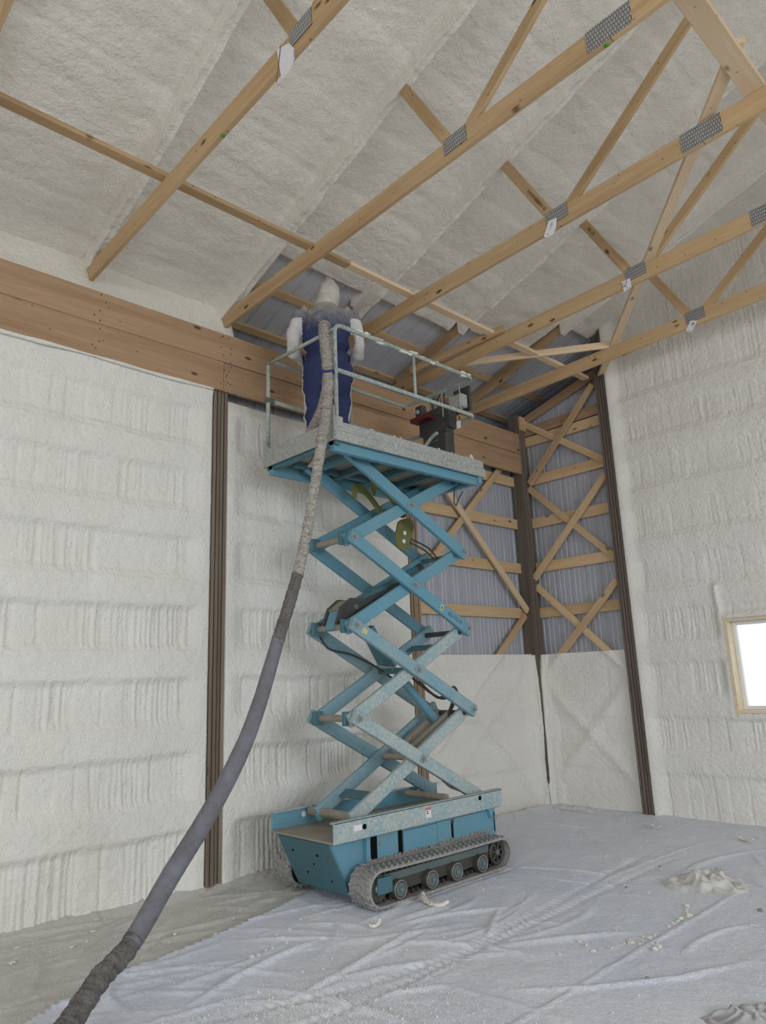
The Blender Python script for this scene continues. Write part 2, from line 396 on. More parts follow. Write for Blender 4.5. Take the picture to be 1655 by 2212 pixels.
def wr_lines(seedn, n, x0, x1, y0, y1, amin, amax, lmin, lmax, ang=None):
    rg = np.random.RandomState(seedn); L = []
    for i in range(n):
        x, y = rg.uniform(x0, x1), rg.uniform(y0, y1); a = rg.uniform(-PI, PI) if ang is None else rg.normal(ang, .45)
        l = rg.uniform(lmin, lmax); cv = rg.normal(0, .9); m = 7; pts = []
        for k in range(m):
            pts.append((x, y)); x += math.cos(a)*l/m; y += math.sin(a)*l/m; a += cv*l/m*.6
        L.append((pts, rg.uniform(amin, amax)*.62, rg.uniform(.014, .042)))
    return L
def add_wrinkles(H, X, Y, lines):
    for pts, amp, wd in lines:
        best = np.full(H.shape, 1e9); tt = np.zeros(H.shape); n = len(pts)-1
        xs = [p[0] for p in pts]; ys = [p[1] for p in pts]; m = wd*3.5
        i0 = np.searchsorted(X[:, 0], min(xs)-m); i1 = np.searchsorted(X[:, 0], max(xs)+m)
        j0 = np.searchsorted(Y[0], min(ys)-m); j1 = np.searchsorted(Y[0], max(ys)+m)
        if i1 <= i0 or j1 <= j0: continue
        x = X[i0:i1, j0:j1]; y = Y[i0:i1, j0:j1]; b = np.full(x.shape, 1e9); t = np.zeros(x.shape)
        for q in range(n):
            ax, ay = pts[q]; bx, by = pts[q+1]; dx, dy = bx-ax, by-ay; d2 = dx*dx+dy*dy
            s = np.clip(((x-ax)*dx+(y-ay)*dy)/d2, 0, 1)
            dd = (x-ax-s*dx)**2+(y-ay-s*dy)**2; c = dd < b; b[c] = dd[c]; t[c] = (q+s[c])/n
        H[i0:i1, j0:j1] = np.maximum(H[i0:i1, j0:j1], amp*np.exp(-b/(wd*wd))*np.sin(np.clip(t, 0, 1)*PI)**.6)
def film_height(X, Y, sd):
    H = .012*fbm(X*1.3, Y*1.3, sd, 3)+.008*fbm(X*5, Y*5, sd+9, 3)+.0035*fbm(X*19, Y*19, sd+5, 2)
    return H
def xedge(y): return .62+(-4.12-y)*.33+.05*np.sin(y*2.3)
# main sheet
gx = np.arange(.0, 5.6, .0155); gy = np.arange(-7.4, .12, .0155)
X, Y = np.meshgrid(gx, gy, indexing='ij')
H = film_height(X, Y, 3)*.8
Wk = np.zeros(X.shape)
add_wrinkles(Wk, X, Y, wr_lines(11, 46, .9, 2.6, -7.2, -4.2, .010, .030, .5, 1.6, 1.2))
add_wrinkles(Wk, X, Y, wr_lines(12, 34, .2, 4.2, -2.6, .0, .008, .024, .5, 1.8, 2.5))
add_wrinkles(Wk, X, Y, wr_lines(13, 40, 1.6, 5.0, -6.8, -1.5, .006, .018, .3, 1.2))
add_wrinkles(Wk, X, Y, [([(2.45, -.35), (2.33, -1.2), (2.285, -1.92), (2.305, -3.15), (2.46, -4.3), (2.55, -5.0), (2.42, -5.7), (2.1, -7.0)], .016, .010),
                        ([(3.17, -1.6), (3.195, -2.5), (3.196, -3.6), (3.205, -4.77), (3.2, -6)], .014, .009),
                        ([(2.95, -4.75), (3.25, -4.45), (3.55, -4.05), (3.75, -3.55)], .016, .022),
                        ([(1.62, -4.9), (1.66, -5.25), (1.75, -5.6), (1.86, -5.95)], .030, .022),
                        ([(1.9, -4.25), (2.05, -4.7), (2.15, -5.2), (2.2, -5.6)], .028, .02),
                        ([(2.1, -3.7), (2.3, -4.05), (2.42, -4.2), (2.45, -4.5)], .026, .018),
                        ([(1.15, -5.9), (1.3, -6.1), (1.5, -6.2), (1.75, -6.2)], .032, .024),
                        ([(3.55, -2.9), (3.42, -3.2), (3.38, -3.5), (3.42, -3.75)], .014, .022)])
H = H+Wk
for pts in ([(2.16, -1.7), (2.22, -2.34), (2.34, -3.4), (2.438, -4.49), (2.40, -5.0), (2.241, -5.55), (2.0, -6.2)], [(2.40, -1.6), (2.419, -2.19), (2.465, -3.73), (2.50, -5.25), (2.45, -6.2)]):
    py = np.array([p[1] for p in pts]); px = np.array([p[0] for p in pts]); o_ = np.argsort(py)
    cx = np.interp(Y, py[o_], px[o_]); ph = (Y/.062) % 1.0
    H = np.where(np.abs(X-cx) < .05, H-Wk*.8*np.exp(-((X-cx)/.04)**2), H); H -= .026*np.exp(-((X-cx+.02*(ph-.5))/.030)**2)*np.exp(-((ph-.5)/.22)**2)*(Y < -1.7)
grit = sstep(.1, .45, fbm(X*1.2, Y*1.2, 31, 3)+sstep(-4.6, -6.0, Y)*.45*np.exp(-((X-2.6)/1.0)**2))
H += grit*.010*np.abs(fbm(X*26, Y*26, 41, 2))
edge = X-xedge(Y)
H += .012*np.exp(-(edge/.03)**2)
Z = .034+H-.016*sstep(.22, .34, X)*sstep(1.60, 1.50, X)*sstep(-4.5, -4.38, Y)*sstep(-2.58, -2.70, Y)-.035*sstep(.06, 0, edge)*0
msk = (edge > 0)[:-1, :-1] & (edge > 0)[1:, 1:]
P = np.stack([X, Y, np.maximum(Z, .006)], -1); Bk = P.copy(); Bk[..., 2] = -.005
FZ = P[..., 2].copy()
sheet = grid_mesh('plastic_sheet', P, msk, M_FILM, None, Bk)
tag(sheet, 'large dusty bluish-grey plastic sheet wrinkled over the open floor under the lift', 'plastic sheet')
gx = np.arange(-.08, 2.3, .0155); X, Y = np.meshgrid(gx, gy, indexing='ij')
H = film_height(X, Y, 77)*.9; Wk = np.zeros(X.shape)
add_wrinkles(Wk, X, Y, wr_lines(21, 95, -.05, 1.3, -7.2, -4.4, .016, .040, .25, 1.2, 1.9))
add_wrinkles(Wk, X, Y, wr_lines(22, 40, -.05, .5, -4.4, -.2, .012, .03, .3, 1.0, 1.7))
H += Wk+.05*sstep(.10, -.08, X)
edge = X-xedge(Y)
msk = (edge < .10)[:-1, :-1] & (edge < .10)[1:, 1:]
P = np.stack([X, Y, np.maximum(.004+H*.9, -.004)], -1); P[..., 2] = np.where(edge > -.02, np.minimum(P[..., 2], .010), P[..., 2]); Bk = P.copy(); Bk[..., 2] = -.02
sheet2 = grid_mesh('plastic_sheet', P, msk, M_FILMW, None, Bk)
tag(sheet2, 'brownish dusty strip of plastic sheet along the foot of the left foam wall', 'plastic sheet')

# ------------------------------------------------------------------ foam walls
def seg_d(U, Z, a, b):
    dx, dz = b[0]-a[0], b[1]-a[1]; s = np.clip(((U-a[0])*dx+(Z-a[1])*dz)/(dx*dx+dz*dz), 0, 1)
    return np.hypot(U-a[0]-s*dx, Z-a[1]-s*dz)
def wall_height(U, Z, sd, groove=1.0, ridges=(), bandamp=.040):
    H = .014*fbm(U*1.7, Z*1.7, sd, 3)+.006*fbm(U*7, Z*7, sd+3, 3)+.004*fbm(U*24, Z*24, sd+4, 2)
    wob = .03*fbm(U*1.3, Z*0+sd, sd+8, 2)
    band = np.zeros(U.shape)
    for g in GB:
        zc = Z-wob
        band = np.maximum(band, sstep(g-.10, g-.02, zc)*sstep(g+.26, g+.17, zc))
    H += bandamp*(band-.5)
    rg = np.random.RandomState(sd); u0, u1 = U.min(), U.max()
    for i in range(len(GB)+1):
        z0 = (GB[i-1]+.19) if i else .02; z1 = (GB[i]-.04) if i < len(GB) else 9
        row = sstep(z0-.01, z0+.03, Z-wob)*sstep(z1+.01, z1-.03, Z-wob)
        u = u0; lev = 0; left = 0; dense = False
        G = np.zeros(U.shape)
        while u < u1:
            if left <= 0:
                dense = rg.rand() < (.6 if GB[min(i, 7)] < 2.6 else .35); left = rg.randint(4, 9) if dense else rg.randint(1, 3)
            left -= 1
            stepw = rg.uniform(.028, .055) if dense else rg.uniform(.10, .24)
            amp = rg.uniform(.005, .015)*groove*(1.35 if GB[min(i, 7)] < 2.6 else .8); ww = rg.uniform(.006, .011)
            uw = u+.012*vn(Z*6, Z*0+i, sd+int(u*50))
            G -= amp*np.exp(-((U-uw)/ww)**2)
            nl = rg.uniform(-.006, .006)*groove
            G += (nl-lev)*sstep(-.012, .012, U-uw); lev = nl
            u += stepw
        H += row*G
        # shadow step where the foam meets the girt below
        H -= .010*np.exp(-((Z-wob-z0)/.012)**2)*(i > 0)
    for a, b, amp, wd in ridges:
        d = seg_d(U, Z, a, b); H += amp*np.exp(-(d/wd)**2)
    return H
def edge_fall(U, a, b, wd=.05, amp=.035):
    return -amp*(sstep(a+wd, a, U)+sstep(b-wd, b, U))

wl = box('wall_left', -.215, -.20, YF, .2, 0, 4.95, M_METAL, None, 0); tag(wl, 'metal backing of the foamed left wall', kind='structure')
def left_foam(y0, y1, z0, z1, st, sd, groove, ridges=(), base=-.035, lab=None, lipL=True, lipR=True, bandamp=.04, topedge=0):
    ys = np.linspace(y0, y1, max(3, int((y1-y0)/st)+1)); zs = np.linspace(z0, z1, int((z1-z0)/st)+1)
    U, Z = np.meshgrid(ys, zs, indexing='ij'); H = wall_height(U, Z, sd, groove, ridges, bandamp)
    # fillet up to bare posts: foam swells to the post face
    if lipL: H += (.030-H)*sstep(y0+.22, y0+.05, U)
    if lipR: H += (.030-H)*sstep(y1-.22, y1-.05, U)
    H += .004*fbm(U*9, Z*9, sd+50, 2)
    if topedge: H += topedge*sstep(z1-.10, z1, Z)
    P = np.stack([base+H, U, Z], -1); Bk = P.copy(); Bk[..., 0] = -.195
    o = grid_mesh('foam_panel', P, np.ones((len(ys)-1, len(zs)-1), bool), M_FOAM, wl, Bk)
    if lab: o['label'] = lab
    return o
left_foam(-14.1, -7.3, 0, 4.33, .07, 101, .8, lipL=False, lipR=False)
left_foam(-7.3, -4.80, 0, 4.325, .0125, 103, 1.0, lipL=False, lab='cream spray foam bay left of the first bare post', topedge=.02)
left_foam(-4.63, -2.30, 0, 4.235, .0125, 107, 1.0, lab='cream spray foam bay behind the lift', topedge=-.02)
RL = [((-.05, 2.365), (-1.9, .83), .035, .05), ((-2.1, 1.9), (-.1, .1), .03, .05), ((-2.0, .2), (-.2, 1.7), .02, .06)]
left_foam(-2.11, -.03, 0, 1.865, .0125, 109, .25, RL, base=-.075, bandamp=.02)
# foam lapping over the corner post, leaving a bare strip
def corner_foam():
    ctrl = np.array([(-.15, -.30), (-.085, -.16), (-.02, -.075), (.035, -.058), (.078, -.035), (.10, .015), (.16, .040), (.30, .095)])
    tt = np.linspace(0, len(ctrl)-1, 90); px = np.interp(tt, range(len(ctrl)), ctrl[:, 0]); py = np.interp(tt, range(len(ctrl)), ctrl[:, 1])
    kk = np.ones(7)/7; px = np.convolve(np.pad(px, 3, 'edge'), kk, 'valid'); py = np.convolve(np.pad(py, 3, 'edge'), kk, 'valid')
    zs = np.arange(0, 1.86, .0125); T_, Z = np.meshgrid(np.arange(90), zs, indexing='ij')
    nx, ny = np.gradient(py), -np.gradient(px); ln = np.hypot(nx, ny)+1e-9; nx, ny = nx/ln, ny/ln
    H = .020*fbm(T_*.09, Z*4, 401, 3)+.006*fbm(T_*.5, Z*22, 405, 2)
    H += .012*sstep(.2, 1.7, 1.8-Z)
    P = np.stack([px[T_]+nx[T_]*H, py[T_]+ny[T_]*H, Z], -1)
    ctr = 45.5+3.0*fbm(Z*2, Z*0, 411, 2)
    half = np.interp(Z, [0, .25, .30, .55, 1.0, 1.45, 1.86], [.7, .9, 4.2, 5.5, 4.0, 6.0, 13.0])+2.2*fbm(T_*.2, Z*9, 415, 2)
    mk = (np.abs(T_-ctr) > half)[:-1, :-1]
    Bk = P.copy(); Bk[..., 0] -= nx[T_]*.05; Bk[..., 1] -= ny[T_]*.05
    grid_mesh('corner_foam', P, mk, M_FOAM, wl, Bk)
corner_foam()
# eave strip above the header
def eave(y0, y1, z1, st, sd):
    ys = np.arange(y0, y1, st); zs = np.arange(4.80, z1, st); U, Z = np.meshgrid(ys, zs, indexing='ij')
    H = .03*fbm(U*2, Z*2, sd, 3)+.008*fbm(U*16, Z*16, sd+2, 2)
    P = np.stack([-.11-.26*np.clip((Z-4.84)/.60, 0, 1)**.8+H, U, Z], -1); Bk = P.copy(); Bk[..., 0] = -.62
    grid_mesh('eave_foam', P, np.ones((len(ys)-1, len(zs)-1), bool), M_FOAMC, wl, Bk)
eave(-14, -7.3, 5.46, .06, 5); eave(-7.3, -4.44, 5.48, .016, 6); eave(-4.46, -3.6, 5.03, .016, 8)
# bare left-wall siding between the middle post and the corner
def siding(name, parent, horiz0, horiz1, z0, z1, place_fn, width=.905):
    prof = []
    for k in range(4):
        a = k*.2286
        prof += [(a, 0), (a+.010, .016), (a+.026, .016), (a+.036, 0), (a+.085, 0), (a+.092, .004), (a+.100, 0), (a+.150, 0), (a+.157, .004), (a+.165, 0)]
    prof.append((width, 0))
    h = horiz0
    while h < horiz1-.02:
        V = []; n = 0
        for (a, d) in prof:
            if h+a > horiz1: break
            V.append(place_fn(h+a, d, z0)); V.append(place_fn(h+a, d, z1(h+a) if callable(z1) else z1)); n += 1
        F = [(2*i, 2*i+2, 2*i+3, 2*i+1) for i in range(n-1)]
        o = mobj(name, V, F, M_METAL if 'siding' in name else M_ROOF, parent)
        sm = o.modifiers.new('thickness', 'SOLIDIFY'); sm.thickness = .0012
        h += width
siding('siding_sheet', wl, -2.35, .16, 1.7, 4.95, lambda a, d, z: (-.165-d, a, z))
siding('siding_sheet', wl, -4.7, -2.35, 4.0, 4.95, lambda a, d, z: (-.165-d, a, z))

wb = box('wall_back', -.2, XE, .205, .22, 0, 5.4, M_METAL, None, 0); tag(wb, 'metal backing of the gable end wall', kind='structure')
siding('siding_sheet', wb, -.18, 1.45, 1.7, lambda a: 5.10+.30*a, lambda a, d, z: (a, .165+d, z))
WX0, WX1, WZ0, WZ1 = 2.44, 3.60, 1.13, 2.11
def back_foam(x0, x1, z0, ztop, st, sd, groove, ridges=(), base=.03, lipL=False, window=False, bandamp=.03):
    xs = np.linspace(x0, x1, max(3, int((x1-x0)/st)+1)); zmax = ztop if not callable(ztop) else float(max(ztop(x0), ztop(x1), ztop(min(max(XR, x0), x1))))
    zs = np.linspace(z0, zmax, int((zmax-z0)/st)+1)
    U, Z = np.meshgrid(xs, zs, indexing='ij'); H = wall_height(U, Z, sd, groove, ridges, bandamp)
    if lipL: H += (.055-H)*sstep(x0+.17, x0+.02, U)
    if window:
        d = np.maximum(np.maximum(WX0-U, U-WX1), np.maximum(WZ0-Z, Z-WZ1))
        H += (.03-H)*sstep(.10, .03, d)
    mk = np.ones((len(xs)-1, len(zs)-1), bool)
    zc = (Z[:-1, :-1]+Z[1:, 1:])/2; xc = (U[:-1, :-1]+U[1:, 1:])/2
    if callable(ztop): mk &= zc < ztop(xc)
    if window: mk &= ~((xc > WX0) & (xc < WX1) & (zc > WZ0) & (zc < WZ1))
    P = np.stack([U, base-H, Z], -1); Bk = P.copy(); Bk[..., 1] = .2
    return grid_mesh('foam_panel', P, mk, M_FOAM, wb, Bk)
rtop = lambda x: 5.50+RS*np.minimum(x, 2*XR-x)
RB = [((.06, 2.74), (1.3, 1.56), .03, .05), ((1.22, 2.67), (.06, 1.56), .03, .07), ((.08, 1.50), (1.25, .30), .026, .075), ((.10, .25), (1.22, 1.45), .028, .08)]
back_foam(.05, 1.265, 0, 1.855, .0125, 205, .2, RB, .055, bandamp=.015)
back_foam(1.415, 4.0, 0, rtop, .0135, 211, .75, [((2.40, 2.10), (2.40, 2.46), .03, .03)], .02, True, True)
back_foam(4.0, XE, 0, rtop, .08, 217, .6, base=.02)

# eave fascia and soffit; gable overhang closure added to stop light
tr1 = box('trim_1', -.86, -.82, YF-.2, .98, 4.90, 5.34, M_METAL, None, 0); tag(tr1, 'grey eave fascia outside the left wall', kind='structure')
tr2 = box('trim_2', -.83, -.205, YF-.2, .98, 4.925, 4.945, M_METAL, None, 0); tag(tr2, 'grey soffit under the eave', kind='structure')
tr3 = mobj('overhang_light_stop', [(-.85, .98, 4.9), (1.9, .98, 4.9), (1.9, .98, 6.25), (-.85, .98, 5.33), (-.85, .22, 4.93), (1.9, .22, 5.50), (1.9, .98, 5.50), (-.85, .98, 4.93), (1.9, .2, 5.4), (1.9, .98, 5.4), (1.9, .98, 6.25), (1.9, .2, 6.25)], [(0, 1, 2, 3), (4, 5, 6, 7), (8, 9, 10, 11)], M_METAL); tag(tr3, 'grey gable overhang closure added to stop light', kind='structure')  # panels added to keep daylight from leaking in under the overhang
# window
win = thing('window_1', (3.0, .05, 1.62), 'bright window with pale wooden jambs in the foamed end wall', None); win['kind'] = 'structure'
if 'category' in win: del win['category']
for nm, a in (('jamb', (WX0-.005, WX0+.03, -.012, .20, WZ0-.03, WZ1+.03)), ('jamb', (WX1-.03, WX1+.005, -.012, .20, WZ0-.03, WZ1+.03)), ('head_jamb', (WX0+.03, WX1-.03, -.010, .20, WZ1-.03, WZ1+.005)), ('sill', (WX0+.03, WX1-.03, -.010, .20, WZ0-.005, WZ0+.03))):
    box(nm, *a, M_JAMB, win, 0)
for a in ((WX0+.03, WX0+.07, .13, .18, WZ0+.03, WZ1-.03), (WX1-.07, WX1-.03, .13, .18, WZ0+.03, WZ1-.03), (3.0, 3.05, .13, .18, WZ0+.07, WZ1-.07), (WX0+.07, WX1-.07, .132, .178, WZ1-.07, WZ1-.03), (WX0+.07, WX1-.07, .132, .178, WZ0+.03, WZ0+.07)):
    box('sash_rail', *a, M_VINYL, win)
for a, b in ((WX0+.07, 3.0), (3.05, WX1-.07)): box('pane', a, b, .152, .158, WZ0+.07, WZ1-.07, M_GLASS, win, 0)
# cut the backing behind the window: rebuild wall_back as four plates round the opening
bpy.data.meshes.remove(wb.data) if False else None
def plates(o, x0, x1, z0, z1, hx0, hx1, hz0, hz1, y0, y1):
    V = []; F = []
    for a, b, c, d in ((x0, hx0, z0, z1), (hx1, x1, z0, z1), (hx0, hx1, z0, hz0), (hx0, hx1, hz1, z1)):
        n = len(V); V += [(x, y, z) for x in (a, b) for y in (y0, y1) for z in (c, d)]
        F += [(n, n+1, n+3, n+2), (n+4, n+6, n+7, n+5), (n, n+4, n+5, n+1), (n+2, n+3, n+7, n+6), (n, n+2, n+6, n+4), (n+1, n+5, n+7, n+3)]
    ml = o.matrix_basis.translation
    me = bpy.data.meshes.new('wall_plates'); me.from_pydata([tuple(Vector(v)-ml) for v in V], [], F); me.update(); me.materials.append(o.data.materials[0]); o.data = me
plates(wb, -.2, XE, 0, 5.0, WX0, WX1, WZ0, WZ1, .205, .22)
gv = [(1.45, .205, 4.9), (XE, .205, 4.9), (XE+.1, .205, 5.55), (XR, .205, 5.56+RS*XR), (1.45, .205, 5.56+RS*1.45)]
mobj('gable_backing', gv, [(0, 1, 2, 3, 4)], M_METAL, wb)

# walls behind the photographer, with the open overhead doors
wr = box('wall_right', XE, XE+.2, YF, .2, 0, 5.5, M_FOAM, None, 0); tag(wr, 'foamed side wall with an open overhead door', kind='structure')
def plates_x(o, y0, y1, z0, z1, hy0, hy1, hz1, x0, x1):
    V = []; F = []
    for a, b, c, d in ((y0, hy0, z0, z1), (hy1, y1, z0, z1), (hy0, hy1, hz1, z1)):
        n = len(V); V += [(x, y, z) for x in (x0, x1) for y in (a, b) for z in (c, d)]
        F += [(n, n+1, n+3, n+2), (n+4, n+6, n+7, n+5), (n, n+4, n+5, n+1), (n+2, n+3, n+7, n+6), (n, n+2, n+6, n+4), (n+1, n+5, n+7, n+3)]
    ml = o.matrix_basis.translation
    me = bpy.data.meshes.new('wall_plates'); me.from_pydata([tuple(Vector(v)-ml) for v in V], [], F); me.update(); me.materials.append(o.data.materials[0]); o.data = me
plates_x(wr, YF, .2, 0, 5.5, -8.55, -2.65, 4.3, XE, XE+.2)
wf = box('wall_front', -.3, XE+.2, YF-.2, YF, 0, 5.3, M_FOAM, None, 0); tag(wf, 'foamed end wall with an open overhead door', kind='structure')
plates(wf, -.3, XE+.2, -.02, 5.3, 3.75, 10.65, -.01, 4.3, YF-.2, YF)
mobj('gable_foam', [(-.3, YF-.05, 5.3), (XE+.2, YF-.05, 5.3), (XE+.2, YF-.05, 5.55), (XR, YF-.05, 5.56+RS*XR), (-.3, YF-.05, 5.5)], [(0, 1, 2, 3, 4)], M_FOAM, wf)

# ------------------------------------------------------------------ roof: metal sheets and ceiling foam
ce = mobj('ceiling', [(-.85, YF-.2, 5.60-RS*.85), (XR, YF-.2, 5.60+RS*XR), (XR, 1.0, 5.60+RS*XR), (-.85, 1.0, 5.60-RS*.85), (XE+.4, YF-.2, 5.60+RS*(2*XR-XE-.4)), (XE+.4, 1.0, 5.60+RS*(2*XR-XE-.4))], [(0, 1, 2, 3), (1, 4, 5, 2)], M_ROOF)
tag(ce, 'metal roof over foam sprayed between the trusses', kind='structure')
def roof_sheets(y0, y1, x0, x1):
    y = y0
    prof = []
    for k_ in range(4):
        a = k_*.2286; prof += [(a, 0), (a+.012, .020), (a+.030, .020), (a+.042, 0), (a+.095, 0), (a+.101, .004), (a+.109, 0), (a+.155, 0), (a+.161, .004), (a+.169, 0)]
    prof.append((.914, 0))
    while y < y1:
        V = []
        for a, d in prof: V += [(x0, y+a, 5.545+RS*x0+d), (x1, y+a, 5.545+RS*x1+d)]
        F = [(2*i, 2*i+2, 2*i+3, 2*i+1) for i in range(len(prof)-1)]
        mobj('roof_sheet', V, F, M_ROOF, ce); y += .914
roof_sheets(-5.1, .85, -.75, 1.75)
def ceil_foam(xs, ys, sd, mat, maskfn=None, cg=1.0, back=True):
    U, V = np.meshgrid(xs, ys, indexing='ij')
    base = 5.475+RS*np.minimum(U, 2*XR-U)
    H = .020*fbm(U*1.0, V*1.4, sd, 3)+.012*fbm(U*7.5, V*3.0, sd+3, 3)+.009*fbm(U*22, V*14, sd+4, 2)
    wob = .05*fbm(V*1.1, U*0, sd+7, 2)
    for k_ in range(12):                                  # purlins telegraphing through the foam
        xc = .05+.58*k_
        d = (U-xc-wob)
        H -= .011*sstep(.16, .06, np.abs(d)); H += .005*np.exp(-((d-.14)/.02)**2)
    fr = (V/.23) % 1.0
    H += .003*cg*np.exp(-((fr-.5)/.06)**2)*(vn(U*2.2, np.floor(V/.23)*7.3, sd+21) > -.05)
    for t in TR+[-8.55, -9.9, -11.2, -12.5]:
        d = np.abs(V-(t-.02)+.008*fbm(U*3, V*0+t, sd+31, 2))
        H -= .148*sstep(.052, .036, d)+.016*np.exp(-((d-.06)/.035)**2)
    if maskfn is None: mk = np.ones((len(xs)-1, len(ys)-1), bool)
    else: mk = maskfn((U[:-1, :-1]+U[1:, 1:])/2, (V[:-1, :-1]+V[1:, 1:])/2)
    P = np.stack([U, V, base+H], -1); Bk = P.copy(); Bk[..., 2] = base+.075
    return grid_mesh('ceiling_foam', P, mk, mat, ce, Bk if back else None)
def cmask(u, v):
    wv = .014*fbm(v*3, u*3, 61, 2)
    lim = np.where(v < -4.44, -9., np.where(v < -3.30, .49, np.where(v < -1.97, .52, np.where(v < -.66, .64, 1.22))))
    lim = np.where((v > -3.33) & (v < -3.17), .30, lim)
    return u+wv > lim
ysf = [float(v) for v in np.arange(-7.9, .20, .023) if min(abs(v-(t-.02)) for t in TR) > .075]
for t in TR: ysf += list(np.arange(t-.02-.075, t-.02+.076, .0075))
ceil_foam(np.arange(-.52, 5.62, .022), np.array(sorted(v for v in ysf if v < .2)), 301, M_FOAMC, cmask)
ceil_foam(np.linspace(-.3, XR, 70), np.linspace(YF, -7.9, 80), 307, M_FOAMC)
ceil_foam(np.linspace(XR, XE+.1, 70), np.linspace(YF, .2, 150), 311, M_FOAMC)
pur = ('leftmost', 'second')
for i, (xp, lab) in enumerate(((-.50, 'pine roof purlin along the eave just above the header'), (.05, 'pine roof purlin one row up from the eave behind the worker'))):
    z = 5.545+RS*xp-.022
    o = beam('roof_purlin', (xp, -4.62, z), (xp, .60, z), .09, .038, M_GIRT, None, (-RS, 0, 1)); tag(o, lab, 'purlin')

# ------------------------------------------------------------------ header, posts, girts, braces
hd = thing('header_beam', (.02, -3.0, 4.30), 'wide brown double-plank header beam along the top of the left wall', 'beam')
beam('plank', (.02, -14.1, 4.44+.006), (.02, -4.716, 4.446), .04, .286, M_HEAD, hd)
beam('plank', (.02, -4.712, 4.442), (.02, .15, 4.442), .04, .286, M_HEAD, hd)
beam('plank', (.02, -14.1, 4.737), (.02, -6.0+7.9-9.2, 4.737), .04, .29, M_HEAD, hd)
beam('plank', (.02, -7.297, 4.737), (.02, .18, 4.737), .04, .29, M_HEAD, hd)
random.seed(3)
for j in range(46):
    y = random.choice([-4.76, -4.68, -5.9, -3.3, -2.2]) + random.uniform(-.05, .05); z = random.uniform(4.33, 4.86)
    cyl('nail', (.038, y, z), (.0415, y, z), .006, M_INK, hd, 6)
ys_ = np.arange(-7.3, -4.80, .03); lipr = .012+.012*np.abs(fbm(ys_*3, ys_*0, 91, 3))+.010*np.clip(fbm(ys_*.9, ys_*0+4, 95, 2), 0, 1)
V_, F_ = tube_geo([(.022, float(a), 4.298+.006*math.sin(a*5)) for a in ys_], [float(v) for v in lipr], 8)
mobj('foam_lip', V_, F_, M_FOAM, wl, True)
def post(x0, x1, y0, y1, z1, along, nply, mat, lab, z0=0):
    t = thing('timber_post', ((x0+x1)/2, (y0+y1)/2, 0), lab, 'post')
    for i in range(nply):
        if along == 'Y': a = y0+(y1-y0)*i/nply; b = y0+(y1-y0)*(i+1)/nply; px, py, w_, h_ = (x0+x1)/2, (a+b)/2, x1-x0, b-a-.008
        else: a = x0+(x1-x0)*i/nply; b = x0+(x1-x0)*(i+1)/nply; px, py, w_, h_ = (a+b)/2, (y0+y1)/2, b-a-.008, y1-y0
        dz = [0, .004, -.003][i % 3]
        beam('ply', (px+(dz if along == 'Y' else 0), py-(dz if along == 'X' else 0), z0), (px+(dz if along == 'Y' else 0), py-(dz if along == 'X' else 0), z1), h_, w_, mat, t, (1, 0, 0))
    return t
post(-.14, 0, -4.79, -4.64, 4.30, 'Y', 4, M_POSTO, 'tall dark timber post between the two foamed bays left of the lift')
post(-.14, -.005, -2.285, -2.12, 4.30, 'Y', 4, wood_mat('brown_post_wood', (.30, .21, .135), (.38, .28, .19), (.2, .13, .08), .4, .04, 0, .5), 'brown timber post seen behind the scissor arms')
post(-.14, .05, -.03, .14, 5.16, 'Y', 3, M_POST, 'dark timber corner post between left wall and end wall')
post(1.265, 1.41, -.03, .14, 5.86, 'X', 4, M_POST, 'dark timber post in the end wall beside the window bay')
gn = ['lowest bare', 'second bare', 'third bare', 'fourth bare', 'highest bare']
gidx = [3, 4, 5, 6, 7]
for n_, gi in enumerate(gidx):
    z = GB[gi]+.068
    o = beam('wall_girt', (.05, .12, z), (1.265, .12, z), .038, .136, M_GIRT); tag(o, f'{gn[n_]} horizontal wood girt on the end wall between two dark posts', 'girt')
    if gi < 7:
        o = beam('wall_girt', (-.12, -2.12, z), (-.12, -.03, z), .038, .136, M_GIRT); tag(o, f'{gn[n_]} horizontal wood girt on the left wall beside the corner post', 'girt')
o = beam('wall_girt', (.05, .118, 4.93), (1.265, .118, 4.93), .038, .136, M_HEAD); tag(o, 'redder wood girt stacked on the highest girt of the end wall', 'girt')
def brace(name, p0, p1, w_, h_, mat, lab, up=(0, 0, 1), cat='brace'):
    o = beam(name, p0, p1, w_, h_, mat, None, up); tag(o, lab, cat); return o
gb = [((.06, 5.05), (1.24, 4.215), .078, 'end wall brace falling from the corner post top to the second dark post'),
      ((1.20, 5.25), (.10, 4.155), .045, 'end wall brace rising from the corner post to the roof edge'),
      ((.06, 4.105), (1.235, 2.965), .078, 'end wall brace falling rightward across the middle of the bare metal'),
      ((1.245, 4.03), (.05, 2.85), .045, 'end wall brace rising rightward across the middle of the bare metal'),
      ((.05, 2.75), (1.09, 1.765), .078, 'lowest end wall brace falling rightward into the foam'),
      ((1.245, 2.69), (.25, 1.745), .045, 'lowest end wall brace rising rightward out of the foam')]
for a, b, y, lab in gb: brace('diagonal_brace', (a[0], y, a[1]), (b[0], y, b[1]), .032, .088, M_GIRT, lab, (0, 0, 1))
lb = [((-1.72, 4.045), (-.04, 2.425), -.045, M_WOODP, 'pale left wall brace falling from behind the platform to the corner post'),
      ((-.30, 4.405), (-1.90, 2.905), -.08, M_GIRT, 'left wall brace rising from the scissor arms to the header'),
      ((-.04, 2.375), (-.88, 1.685), -.088, M_GIRT, 'short left wall brace sinking into the foam beside the corner post')]
for a, b, x, mt, lab in lb: brace('diagonal_brace', (x, a[0], a[1]), (x, b[0], b[1]), .032, .088, mt, lab)
